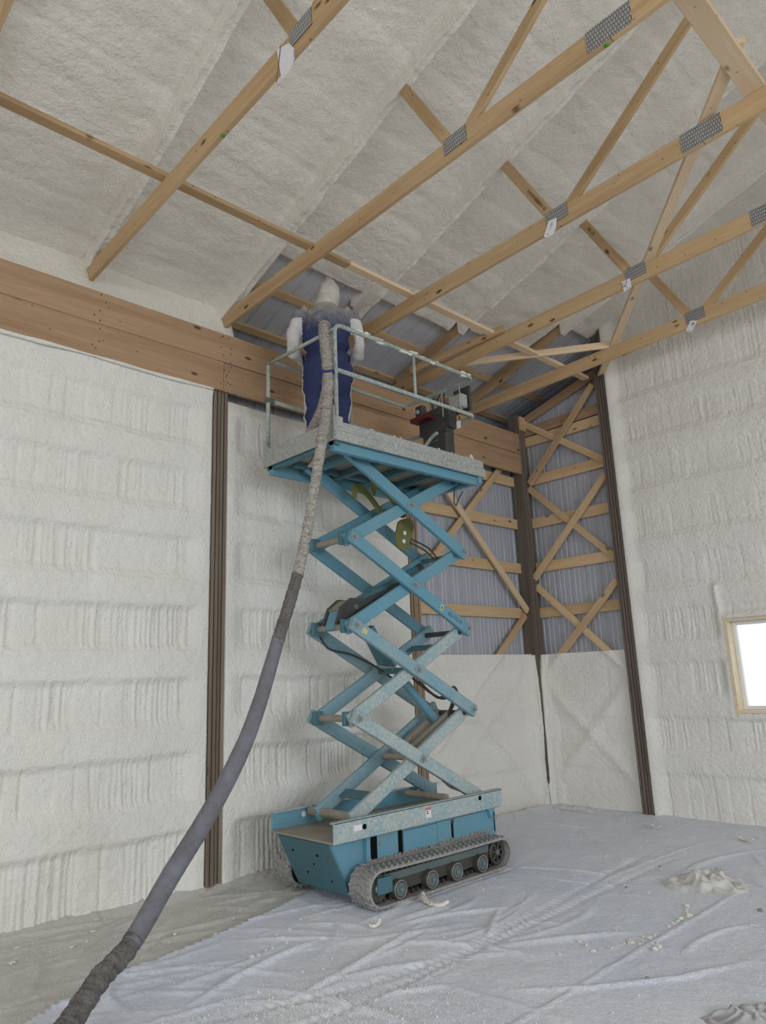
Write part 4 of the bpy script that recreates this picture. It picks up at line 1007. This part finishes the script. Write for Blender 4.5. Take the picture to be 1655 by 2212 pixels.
box('frame_channel', PX0+.02, PX1-.02, PY1-.07, PY1-.02, 3.43, 3.525, M_BLUE, LF); box('frame_channel', PX0+.02, PX1-.02, PY0+.02, PY0+.07, 3.46, 3.525, M_TEALD, LF)
for yy in (-4.15, -3.80, -3.45, -3.10): box('cross_member', PX0+.10, PX1-.10, yy-.03, yy+.03, 3.46, 3.525, M_TEALD, LF)
for x in (1.165, .635): box('roller_rail', x-.03, x+.03, -4.35, -2.70, 3.475, 3.525, M_TEALD, LF)
for y_ in (YL+.02, YR_-.02): cyl('top_pin', (.60, y_, lev[4]-.03), (1.20, y_, lev[4]-.03), .024, M_TEALD, LF, 12)
# guard rails
RX0, RX1, RYA, RYB = PX0+.022, PX1-.012, PY0+.030, PY1-.055
tube('top_rail', rounded([(RX1, RYA, 3.60), (RX1, RYA, 4.515), (RX1, RYB, 4.52), (RX0, RYB, 4.52), (RX0, RYA, 4.535), (RX0, RYA, 3.60)], .085, 6), .019, M_RAIL, LF, 12)
tube('mid_rail', rounded([(RX1, RYA, 4.105), (RX1, RYB, 4.115), (RX0, RYB, 4.12), (RX0, RYA, 4.14)], .10, 6), .019, M_RAIL, LF, 12)
tube('rail_strut', [(RX1, -3.53, 4.11), (RX1, -3.53, 4.51)], .014, M_RAIL, LF, 10)
tube('rail_strut', [(RX0, -3.47, 3.60), (RX0, -3.47, 4.52)], .016, M_RAIL, LF, 10)
tube('entry_bar', [(RX0, RYA, 4.50), (RX1, RYA, 4.47)], .016, M_RAIL, LF, 10)
tube('rail_strut', [(.80, RYB, 3.60), (.80, RYB, 4.52)], .016, M_RAIL, LF, 10)
cyl('rail_clamp', (RX0, RYA-.03, 4.14), (RX0, RYA+.05, 4.14), .030, M_STEEL, LF, 10)
box('post_foot', RX1-.03, RX1+.02, RYA-.03, RYA+.06, 3.60, 3.70, M_TOE, LF, .012)
random.seed(8)
for i in range(14):
    y_ = random.uniform(-4.3, -2.75); L = random.uniform(.04, .16); bm = bmesh.new(); bmesh.ops.create_icosphere(bm, subdivisions=2, radius=1)
    for v in bm.verts: v.co = Vector((v.co.x*.018, v.co.y*L*.5, v.co.z*.012))*(1+.25*math.sin(v.co.y*9+i))
    me = bpy.data.meshes.new('foam_blob'); bm.to_mesh(me); bm.free()
    place('foam_blob', me, M_FOAM, LF, True, Matrix.Translation((RX1+random.uniform(-.004, .014), y_, 4.52+.012 if i % 3 else 4.505)))
for i in range(26):
    y_ = random.uniform(PY0+.05, PY1-.05); L = random.uniform(.006, .02); bm = bmesh.new(); bmesh.ops.create_icosphere(bm, subdivisions=1, radius=1)
    for v in bm.verts: v.co = Vector((v.co.x*.005, v.co.y*L, v.co.z*.005))
    me = bpy.data.meshes.new('foam_blob'); bm.to_mesh(me); bm.free()
    place('foam_blob', me, M_FOAM, LF, True, Matrix.Translation((PX1+.006, y_, random.choice([3.573, 3.574, 3.655, 3.53]))))
# operator control station
cb = box('control_box', .73, 1.16, -2.80, -2.69, 4.05, 4.30, M_BLACK, LF, .008)
box('red_tray', .70, .95, -2.90, -2.78, 4.19, 4.235, M_RED, cb, .004)
box('lever_housing', .74, .84, -2.86, -2.78, 4.235, 4.37, M_BLACK, cb, .01)
cyl('switch_knob', (.79, -2.865, 4.29), (.79, -2.89, 4.30), .022, M_RAIL, cb, 12)
for i in range(9):
    x = .90+.025*i+random.uniform(-.008, .008)
    tube('lever', spline([(x, -2.78, 4.28), (x+random.uniform(-.02, .02), -2.80, 4.36), (x+random.uniform(-.02, .02), -2.78, 4.43+random.uniform(-.03, .02))], 3), .007, M_BLACK if i % 3 else M_GRIME, cb, 6)
box('valve_block', 1.15, 1.325, -2.80, -2.70, 4.22, 4.36, M_TOE, cb, .012)
box('black_panel', 1.13, 1.34, -2.69, -2.66, 4.20, 4.46, M_BLACK, cb, .006)  # plain black panel behind the valve block
tube('wire_guard', [(1.10, -2.83, 4.16), (1.10, -2.83, 4.45), (1.33, -2.83, 4.43), (1.335, -2.83, 4.12)], .007, M_RAIL, cb, 7)
box('lower_box', .80, 1.14, -2.83, -2.72, 3.60, 4.05, M_BLACK, cb, .012)
lp = box('pedestal_cover', .87, 1.19, -2.90, -2.83, 3.56, 3.98, M_BLACK, cb, .02)
for z_ in (3.70, 3.82, 3.90): box('cover_rib', .92, 1.08, -2.908, -2.898, z_, z_+.010, M_TEALD, lp, .002)
box('red_lanyard', 1.315, 1.325, -2.85, -2.84, 4.03, 4.10, M_RED, cb, .002)
box('white_tag', 1.285, 1.335, -2.853, -2.849, 3.975, 4.05, M_PAPER, cb, 0)
tube('floor_cable', spline([(.55, -2.95, 3.75), (.70, -2.95, 3.77), (.85, -2.92, 3.84), (1.0, -2.91, 3.95), (1.08, -2.91, 3.98)], 5), .020, M_RAIL, cb, 8)
bm = bmesh.new(); bmesh.ops.create_cone(bm, cap_ends=True, segments=14, radius1=.045, radius2=.012, depth=.075)
me = bpy.data.meshes.new('plastic_cap'); bm.to_mesh(me); bm.free()
o = place('white_cone', me, M_BAG, None, False, Matrix.Translation((1.33, -2.72, 3.583+.10))); tag(o, 'small whitish plastic cone by the right end of the platform', 'cone')
box('cap_shelf', 1.27, 1.385, -2.78, -2.64, 3.60, 3.645, M_TOE, LF, .004)

# ------------------------------------------------------------------ worker in a coverall
PB = Vector((.815, -4.095, 3.546)); fdir = Vector((-.80, .60, 0)).normalized(); rdir = Vector((fdir.y, -fdir.x, 0))   # facing, person's right
PM = Matrix((rdir, fdir, Vector((0, 0, 1)))).transposed().to_4x4(); PM.translation = PB
PER = thing('person', PB, 'worker seen from behind in a navy coverall with white sleeves and hood on the platform', 'person')
def loft(bm, secs, n=18):
    rings = []
    for c, ax, ay, rx, ry in secs:
        c = Vector(c); ax = Vector(ax).normalized(); ay = Vector(ay).normalized()
        rings.append([bm.verts.new(c+ax*rx*math.cos(2*PI*k_/n)+ay*ry*math.sin(2*PI*k_/n)) for k_ in range(n)])
    for a, b in zip(rings, rings[1:]):
        for k_ in range(n): bm.faces.new((a[k_], a[(k_+1) % n], b[(k_+1) % n], b[k_]))
    bm.faces.new(rings[0][::-1]); bm.faces.new(rings[-1])
XA, YA, ZA = (1, 0, 0), (0, 1, 0), (0, 0, 1)
def limb(bm, pts, rad, n=14, fl=1.0):
    secs = []; P = [Vector(p) for p in pts]
    for i, p in enumerate(P):
        t = (P[min(i+1, len(P)-1)]-P[max(i-1, 0)]).normalized(); a = Vector((1, 0, 0)) if abs(t.x) < .8 else Vector((0, 1, 0)); b = t.cross(a).normalized(); a = b.cross(t)
        secs.append((p, a, b, rad[i], rad[i]*fl))
    loft(bm, secs, n)
bm = bmesh.new()
loft(bm, [((0, 0, .80), XA, YA, .175, .13), ((0, -.005, .90), XA, YA, .205, .155), ((0, -.005, .99), XA, YA, .20, .15), ((0, 0, 1.045), XA, YA, .168, .122), ((0, -.008, 1.085), XA, YA, .214, .158), ((0, -.01, 1.22), XA, YA, .222, .155), ((0, -.015, 1.34), XA, YA, .232, .150), ((0, -.012, 1.42), XA, YA, .222, .125), ((0, 0, 1.475), XA, YA, .160, .100), ((0, .01, 1.515), XA, YA, .085, .085)], 26)
for s in (-1, 1):
    limb(bm, [(s*.100, 0, .90), (s*.112, .0, .78), (s*.118, .01, .62), (s*.118, .02, .48), (s*.118, .005, .30), (s*.118, -.01, .12), (s*.118, -.01, .05)], [.125, .122, .108, .098, .092, .090, .075])
    limb(bm, [(s*.118, -.06, .045), (s*.120, .03, .05), (s*.125, .12, .045), (s*.13, .19, .035)], [.055, .062, .056, .035], 12)
    limb(bm, [(s*.17, -.01, 1.43), (s*.235, -.02, 1.39), (s*.272, -.03, 1.30), (s*.298, -.035, 1.20), (s*.310, -.025, 1.10), (s*.295, .03, 1.03), (s*.24, .13, 1.01), (s*.17, .22, 1.04), (s*.115, .29, 1.07)], [.088, .086, .068, .060, .058, .057, .052, .047, .040])
# hood and head
loft(bm, [((.005, .01, 1.46), XA, YA, .135, .105), ((.015, .012, 1.52), XA, YA, .112, .112), ((.024, .02, 1.58), XA, YA, .112, .128), ((.03, .022, 1.645), XA, YA, .110, .128), ((.032, .012, 1.70), XA, YA, .096, .112), ((.03, -.005, 1.75), XA, YA, .064, .076), ((.028, -.03, 1.80), XA, YA, .022, .026)], 20)
# hands: palm, four fingers and a thumb closed round the gun grip
for s in (-1, 1):
    wr_ = Vector((s*.115, .29, 1.07)); pc = Vector((s*.075, .34, 1.085)) if s > 0 else Vector((s*.055, .40, 1.10))
    limb(bm, [wr_, wr_.lerp(pc, .5), pc], [.034, .038, .036], 10, .7)
    for j in range(4):
        b0 = pc+Vector((-s*.012, .022, .030-.020*j)); ln = [.030, .034, .032, .026][j]
        limb(bm, [b0, b0+Vector((-s*.022, ln*.7, 0)), b0+Vector((-s*.050, ln*.55, -.002)), b0+Vector((-s*.058, ln*.0, -.004))], [.0105, .010, .0095, .008], 8)
    b0 = pc+Vector((-s*.002, -.012, .030)); limb(bm, [b0, b0+Vector((-s*.020, .004, .022)), b0+Vector((-s*.045, .020, .022))], [.013, .0115, .009], 8)
me = bpy.data.meshes.new('body'); bm.to_mesh(me); bm.free()
bo = bpy.data.objects.new('tmp_body', me); COL.objects.link(bo)
rm = bo.modifiers.new('r', 'REMESH'); rm.mode = 'VOXEL'; rm.voxel_size = .0105
smo = bo.modifiers.new('s', 'SMOOTH'); smo.factor = .5; smo.iterations = 5
me2 = bpy.data.meshes.new_from_object(bo.evaluated_get(bpy.context.evaluated_depsgraph_get()))
bpy.data.objects.remove(bo, do_unlink=True)
nv = len(me2.vertices); co = np.zeros(nv*3, np.float32); me2.vertices.foreach_get('co', co); co = co.reshape(-1, 3)
nr = np.zeros(nv*3, np.float32); me2.vertices.foreach_get('normal', nr); nr = nr.reshape(-1, 3)
x_, y_, z_ = co[:, 0], co[:, 1], co[:, 2]
wk = .022*fbm(x_*5+y_*3, z_*9+x_*3, 5, 3)+.016*fbm(x_*9+z_*6, z_*14-x_*7, 9, 2)
wk += .014*np.exp(-((z_-1.06)/.03)**2)*vn(x_*22, z_*4, 3)
wk = wk*np.where((np.abs(x_) > .17) & (z_ > 1.27) & (z_ < 1.5), .25, 1.0)*np.where(y_ > .25, .1, 1.0)*np.where(z_ < .10, .3, 1.0)
co = co+nr*wk[:, None]; me2.vertices.foreach_set('co', co.ravel())
me2.materials.clear()
for mt in (M_NAVY, M_WHITE, M_HOOD, M_GLOVE): me2.materials.append(mt)
np_ = len(me2.polygons); cen = np.zeros(np_*3, np.float32); me2.polygons.foreach_get('center', cen); cen = cen.reshape(-1, 3)
X_, Y_, Z_ = cen[:, 0], cen[:, 1], cen[:, 2]
mi = np.zeros(np_, np.int32)
ax_ = np.abs(X_)
mi[(ax_ > .222) & (Z_ < 1.335) & (Z_ > .93)] = 1                    # sleeves
mi[(Y_ > .16) & (Z_ > .9)] = 1
mi[(Z_ < .93) & (ax_ > .185) & (Y_ > -.03)] = 1      # white side panels of the legs
mi[(Y_ > .045) & (Z_ < 1.45) & (ax_ < .2)] = 1      # white front
mi[(Z_ < .09)] = 1
mi[(Z_ > 1.49+.02*np.cos(X_*14))] = 2
mi[(Y_ > .295) & (Z_ > .95) & (Z_ < 1.3)] = 3
me2.polygons.foreach_set('material_index', mi)
body = place('body', me2, None, PER, True, PM)
# face and respirator on the far side
def pobj(name, me, mat, loc, par, smooth=True): return place(name, me, mat, par, smooth, PM @ Matrix.Translation(loc))
def ico(rx, ry, rz, sub=2):
    b = bmesh.new(); bmesh.ops.create_icosphere(b, subdivisions=sub, radius=1); bmesh.ops.scale(b, vec=(rx, ry, rz), verts=b.verts); m_ = bpy.data.meshes.new('m'); b.to_mesh(m_); b.free(); return m_
fa = pobj('face', ico(.072, .06, .095, 3), M_SKIN, (0, .092, 1.60), PER)
for s in (-1, 1):
    pobj('eye', ico(.012, .008, .009), M_PAPER, (s*.030, .150, 1.622), fa); pobj('pupil', ico(.005, .004, .005), M_HOLE, (s*.030, .157, 1.622), fa)
pobj('nose', ico(.014, .022, .024), M_SKIN, (0, .155, 1.598), fa); pobj('respirator', ico(.045, .040, .040), M_BLACK, (0, .150, 1.565), fa)
for s in (-1, 1): pobj('filter', ico(.032, .030, .032), M_PAPER, (s*.055, .150, 1.555), fa)
# spray gun held in front
GUN = thing('spray_gun', PM @ Vector((.02, .40, 1.10)), 'black spray foam gun held in the worker\'s gloved hands', 'spray gun')
def gbox(nm, x0, x1, y0, y1, z0, z1, mat):
    b = bmesh.new(); bmesh.ops.create_cube(b, size=1); bmesh.ops.scale(b, vec=(x1-x0, y1-y0, z1-z0), verts=b.verts); bmesh.ops.bevel(b, geom=list(b.edges), offset=.004, segments=1, affect='EDGES')
    m_ = bpy.data.meshes.new(nm); b.to_mesh(m_); b.free(); return place(nm, m_, mat, GUN, False, PM @ Matrix.Translation(((x0+x1)/2, (y0+y1)/2, (z0+z1)/2)))
gbox('gun_body', -.03, .03, .36, .52, 1.13, 1.19, M_BLACK); gbox('grip', -.016, .020, .365, .40, 1.02, 1.13, M_BLACK); gbox('nozzle', -.012, .012, .52, .58, 1.145, 1.175, M_STEELB)
gbox('trigger', -.006, .006, .41, .42, 1.07, 1.13, M_STEELB)

# ------------------------------------------------------------------ spray hose
HP = [(1.99, -6.715, .105), (1.923, -6.624, .115), (1.862, -6.542, .136), (1.72, -6.351, .231), (1.647, -6.163, .326), (1.556, -5.901, .587), (1.477, -5.629, .855), (1.456, -5.393, 1.19), (1.422, -5.231, 1.482), (1.405, -5.081, 1.862), (1.363, -4.896, 2.279), (1.347, -4.773, 2.655), (1.38, -4.703, 3.073), (1.40, -4.650, 3.409), (1.425, -4.609, 3.714), (1.43, -4.593, 4.027), (1.36, -4.565, 4.371), (1.315, -4.53, 4.505), (1.275, -4.475, 4.535), (1.245, -4.425, 4.47), (1.185, -4.395, 4.17), (1.156, -4.390, 4.018), (1.085, -4.40, 3.849), (.975, -4.420, 3.70), (.88, -4.43, 3.60)]
HR = [.056, .056, .055, .054, .053, .056, .057, .054, .051, .046, .043, .041, .038, .043, .045, .043, .043, .043, .042, .042, .040, .039, .038, .037, .036]
HS = thing('spray_hose', (1.9, -6.6, .06), 'long wrapped spray foam hose rising from the floor to the platform rail', 'hose')
fine = spline(HP, 12); t_ = np.linspace(0, len(HP)-1, len(fine)); fr_ = np.interp(t_, range(len(HP)), HR)
def hose_part(nm, a, b, mat, rough_, seed, sp=0):
    i0, i1 = int(a*12), min(int(b*12)+1, len(fine)); rg = np.random.RandomState(seed); seg = fine[i0:i1]; rad = fr_[i0:i1].copy()
    # resample denser
    seg2 = []; rad2 = []
    for i in range(len(seg)-1):
        for q in range(3): seg2.append(seg[i].lerp(seg[i+1], q/3)); rad2.append(rad[i]*(1-q/3)+rad[i+1]*q/3)
    seg2.append(seg[-1]); rad2.append(rad[-1]); rad2 = np.array(rad2)
    if rough_: rad2 = rad2*(1+rough_*rg.uniform(-1, 1, len(rad2)))
    V, F = tube_geo(seg2, list(rad2), 16)
    c = sum(seg2, Vector())/len(seg2)
    if rough_ or sp:
        V = np.array([tuple(v) for v in V]); n_ = len(seg2); k_ = np.arange(len(V)) % 16; ii = np.arange(len(V))//16
        ctr = np.array([tuple(seg2[i]) for i in ii]); d = V-ctr
        g = 1+1.6*(rough_ or .0)*fbm(k_*.55+seed, ii*.35, seed, 3)+sp*np.cos(k_*2*PI/16-ii*.55)
        V = [Vector(v) for v in ctr+d*g[:, None]]
    return mobj(nm, [v-c for v in V], F, mat, HS, True, Matrix.Translation(c))
hose_part('lower_tape_wrap', 0, 4.1, M_HTAPE, .05, 1, .05)
hose_part('fabric_sleeve', 4.0, 9.2, M_HSLEEVE, .012, 2)
hose_part('tape_joint', 9.0, 10.4, M_HTAPE, .06, 3)
hose_part('cracked_wrap', 10.3, 13.2, M_HBARK, .10, 4)
hose_part('crusted_wrap', 13.0, 18.3, M_HWRAP, .09, 5)
hose_part('inner_wrap', 18.2, 24, M_HWRAP, .05, 6)
bl = [fine[int(15.0*12)]+Vector((.050*math.cos(a), .050*math.sin(a), .012*math.sin(2*a))) for a in np.linspace(0, 2*PI, 16)[:-1]]
tube('blue_tie', bl, .010, paint_mat('blue_tie_cloth', (.03, .05, .22), .8), HS, 7, True)
c_ = fine[int(12.6*12)]
mobj('torn_flap', [tuple(c_+Vector(v)) for v in ((-.03, 0, .10), (-.06, -.03, .02), (-.12, -.02, -.02), (-.03, -.04, -.05), (0, -.03, .02))], [(0, 1, 2), (0, 2, 3, 4)], M_HBARK, HS)
tb_ = [tuple(fine[int(5.75*12)]+Vector((.064*math.cos(a), .064*math.sin(a)*.7, .064*math.sin(a)*.55))) for a in np.linspace(0, 2*PI, 16)[:-1]]

# ------------------------------------------------------------------ litter on the sheeting
bases = []
for q in range(5):
    b = bmesh.new(); bmesh.ops.create_icosphere(b, subdivisions=2, radius=1); rgq = random.Random(q)
    ph = [rgq.uniform(0, 6) for _ in range(6)]
    for v in b.verts:
        n_ = 1+.32*math.sin(v.co.x*4+ph[0])*math.sin(v.co.y*5+ph[1])+.25*math.sin(v.co.z*6+ph[2]+v.co.x*3)
        v.co = v.co*n_; v.co.z = v.co.z*.7
    m_ = bpy.data.meshes.new('foam_crumb'); b.to_mesh(m_); b.free(); m_.materials.append(M_CRUMB); bases.append(m_)
CR_A = [(2.931, -3.948), (3.006, -3.997), (3.05, -3.894), (3.069, -3.896), (3.078, -3.774), (3.088, -3.726), (3.114, -3.753), (3.161, -3.742), (3.114, -3.605), (3.138, -3.605), (3.159, -3.607), (3.149, -3.534), (3.224, -3.65), (3.263, -3.712), (3.268, -3.763), (3.145, -3.336), (3.139, -3.264), (3.147, -3.212), (3.145, -3.168), (3.137, -3.116), (3.127, -3.066), (3.116, -3.015), (3.084, -2.956), (3.053, -2.881), (3.152, -3.069)]
CR_B = [(0.409, -5.889), (0.455, -6.001), (0.279, -5.795), (0.77, -5.451), (1.045, -5.309), (1.02, -5.263), (0.056+.03, -5.636), (0.634, -4.865), (0.78, -5.01), (1.135, -5.634), (1.657, -5.478), (1.571, -5.327), (1.541, -5.257), (1.57, -5.374), (1.543, -5.208), (1.512, -5.083), (1.339, -4.939), (0.216, -6.257), (0.473, -6.363)]
CR_C = [(2.895, -4.174), (2.862, -3.918), (2.94, -3.616), (2.72, -2.759), (2.509, -2.115), (1.936, -1.99), (1.787, -4.298), (1.753, -3.451), (1.236, -4.768), (.20, -0.743)]
CR_D = [(2.533, -2.733), (3.424, -4.165), (3.458, -2.684), (2.431, -1.995)]
rgc = random.Random(12)
def crumb(p, r_, mat, lab, grp):
    o = bpy.data.objects.new('foam_crumb', rgc.choice(bases)); COL.objects.link(o)
    zf = .030
    hit, loc, nrm_, ix, ob, mm = SC.ray_cast(DG, Vector((p[0], p[1], .4)), Vector((0, 0, -1)))
    if hit: zf = loc.z
    o.location = (p[0], p[1], zf+r_*.45); o.scale = (r_*rgc.uniform(.8, 1.5), r_*rgc.uniform(.8, 1.4), r_*rgc.uniform(.7, 1.1)); o.rotation_euler = (0, 0, rgc.uniform(0, 6))
    if mat is not None: o.material_slots[0].link = 'OBJECT'; o.material_slots[0].material = mat
    tag(o, lab, 'foam crumb', grp)
bpy.context.view_layer.update(); DG = bpy.context.evaluated_depsgraph_get()
for p in CR_A: crumb(p, rgc.uniform(.008, .020), None, 'cream foam crumb in the scattered trail across the right of the sheeting', 'crumb trail on the right')
for p in CR_B: crumb(p, rgc.uniform(.007, .016), None, 'cream foam crumb on the sheeting around the foot of the hose', 'crumbs by the hose')
for p in CR_C: crumb(p, rgc.uniform(.007, .014), None, 'lone cream foam crumb on the open sheeting near the lift', 'lone crumbs')
for p in CR_D: crumb(p, rgc.uniform(.009, .014), M_GRIME, 'small dark brown crumb on the pale sheeting at right', 'dark crumbs')
def strip(name, pts, w_, lab, mat, lift=.012, curl=.02):
    P_ = spline(pts, 5); V = []; n_ = len(P_)
    for i, p in enumerate(P_):
        t = (P_[min(i+1, n_-1)]-P_[max(i-1, 0)]).normalized(); s_ = Vector((-t.y, t.x, 0)); ww = w_*(.5+.5*math.sin(PI*(i+.5)/n_))*(1+.2*math.sin(i*2.1)); z_ = lift+curl*(abs(i/(n_-1)-.5)*2)**2
        for d_, dz in ((-1, 0), (-.3, .010), (.3, .012), (1, .003)): V.append(p+s_*ww*d_+Vector((0, 0, z_+dz)))
    F = [(4*i+j, 4*i+j+1, 4*i+j+5, 4*i+j+4) for i in range(n_-1) for j in range(3)]
    c = sum(V, Vector())/len(V)
    o = mobj(name, [v-c for v in V], F, mat, None, True, Matrix.Translation(c)); sm = o.modifiers.new('thickness', 'SOLIDIFY'); sm.thickness = .008
    return tag(o, lab, 'foam scrap')
strip('foam_strip', [(1.52, -3.869, .03), (1.606, -3.936, .03), (1.715, -3.97, .03), (1.786, -3.952, .03), (1.80, -3.90, .03)], .024, 'curled cream foam strip on the floor beside the near track', M_FOAMC)
strip('foam_strip', [(1.74, -4.60, .025), (1.74, -4.54, .03), (1.715, -4.48, .03)], .014, 'short thin foam strip on the floor in front of the lift', M_FOAMC)
strip('foam_strip', [(2.569, -.71, .03), (2.65, -.74, .03), (2.729, -.778, .03)], .02, 'flat foam flake on the floor near the window wall', M_FOAMC)
strip('foam_strip', [(1.70, -.666, .03), (1.76, -.69, .035), (1.815, -.706, .03)], .03, 'pale foam flake on the floor below the end wall post', M_FOAMC)
# crumpled film and the shiny fold at the right
def crumple(name, cx, cy, rx, ry, hmax, sd, mat, lab, rot=0., sharp=1.0, smooth=False):
    nr_, na = 34, 110
    T_, A_ = np.meshgrid(np.linspace(.02, 1, nr_), np.linspace(0, 2*PI, na), indexing='ij')
    rad = 1+.34*fbm(np.cos(A_)*1.7+sd, np.sin(A_)*1.7, sd, 3)+.16*np.abs(np.cos(A_*1.5+sd))
    U = rx*T_*rad*np.cos(A_); V = ry*T_*rad*np.sin(A_)
    r1 = 1-np.abs(fbm(U*6+sd, V*4, sd+1, 3))*2.6; r2 = 1-np.abs(fbm(U*15, V*12, sd+5, 2))*2.4
    Hh = hmax*np.clip(1-T_**1.6, 0, 1)*(.22+.75*np.clip(r1, 0, 1)**(2*sharp)+.35*np.clip(r2, 0, 1)**2)
    U = U+.02*fbm(U*14, V*14, sd+8, 2); V = V+.02*fbm(U*13, V*15, sd+9, 2)
    c_, s_ = math.cos(rot), math.sin(rot)
    P_ = np.stack([cx+U*c_-V*s_, cy+U*s_+V*c_, .034+Hh], -1); P_[:, -1] = P_[:, 0]
    o = grid_mesh(name, P_, np.ones((nr_-1, na-1), bool), mat, None, None, smooth); tag(o, lab, 'plastic film'); return o
crumple('crumpled_film', 2.95, -2.32, .30, .24, .11, 5, M_BAG, 'crumpled milky plastic film lying on the sheeting at right', .9, .7)
crumple('film_fold', 4.02, -4.20, .26, .10, .06, 9, M_FOIL, 'shiny crinkled plastic fold at the lower right corner', .95, .7)
crumple('film_fold', .62, -.20, .42, .08, .08, 13, M_BAG, 'milky plastic film bunched against the foot of the corner', -.1)
# loose foam dust, finer than anyone could count
def dust(name, n, fn, h0, h1, lab, mat):
    rg = np.random.RandomState(n); V = []; F = []
    hx = np.arange(.0, 5.6, .0155)
    for q in range(n):
        x, y = fn(rg)
        h = rg.uniform(h0, h1)*(1 if rg.rand() < .93 else 1.8); c = Vector((x, y, film_z(x, y)+h*.4)); s_ = len(V); a = rg.uniform(0, 6)
        for k2 in range(3): V.append(c+Vector((h*math.cos(a+2.1*k2), h*math.sin(a+2.1*k2)*rg.uniform(.6, 1.2), -h*.6)))
        V.append(c+Vector((h*.3*math.cos(a), h*.3*math.sin(a), h*.9)))
        F += [(s_, s_+1, s_+3), (s_+1, s_+2, s_+3), (s_+2, s_, s_+3)]
    o = mobj(name, V, F, mat); tag(o, lab, 'foam dust', None, 'stuff'); return o
def film_z(x, y):
    if x > 0 and x-float(xedge(y)) > .02:
        i = min(max(int(round(x/.0155)), 0), FZ.shape[0]-1); j = min(max(int(round((y+7.4)/.0155)), 0), FZ.shape[1]-1); return float(FZ[i, j])
    return .012
def near_(rg):
    while True:
        x, y = rg.normal(2.75, .45), rg.normal(-5.75, .38)
        if -7.2 < y < -4.9 and 1.9 < x < 4: return x, y
def wide_(rg):
    return rg.uniform(.15, 4.6), rg.uniform(-7.0, -.3)
dust('foam_dust', 7000, near_, .002, .005, 'granular cream foam dust spread on the sheeting in the foreground', M_CRUMB)
dust('foam_dust', 3800, wide_, .0016, .0042, 'fine white foam specks scattered over all the sheeting', M_FOAM)
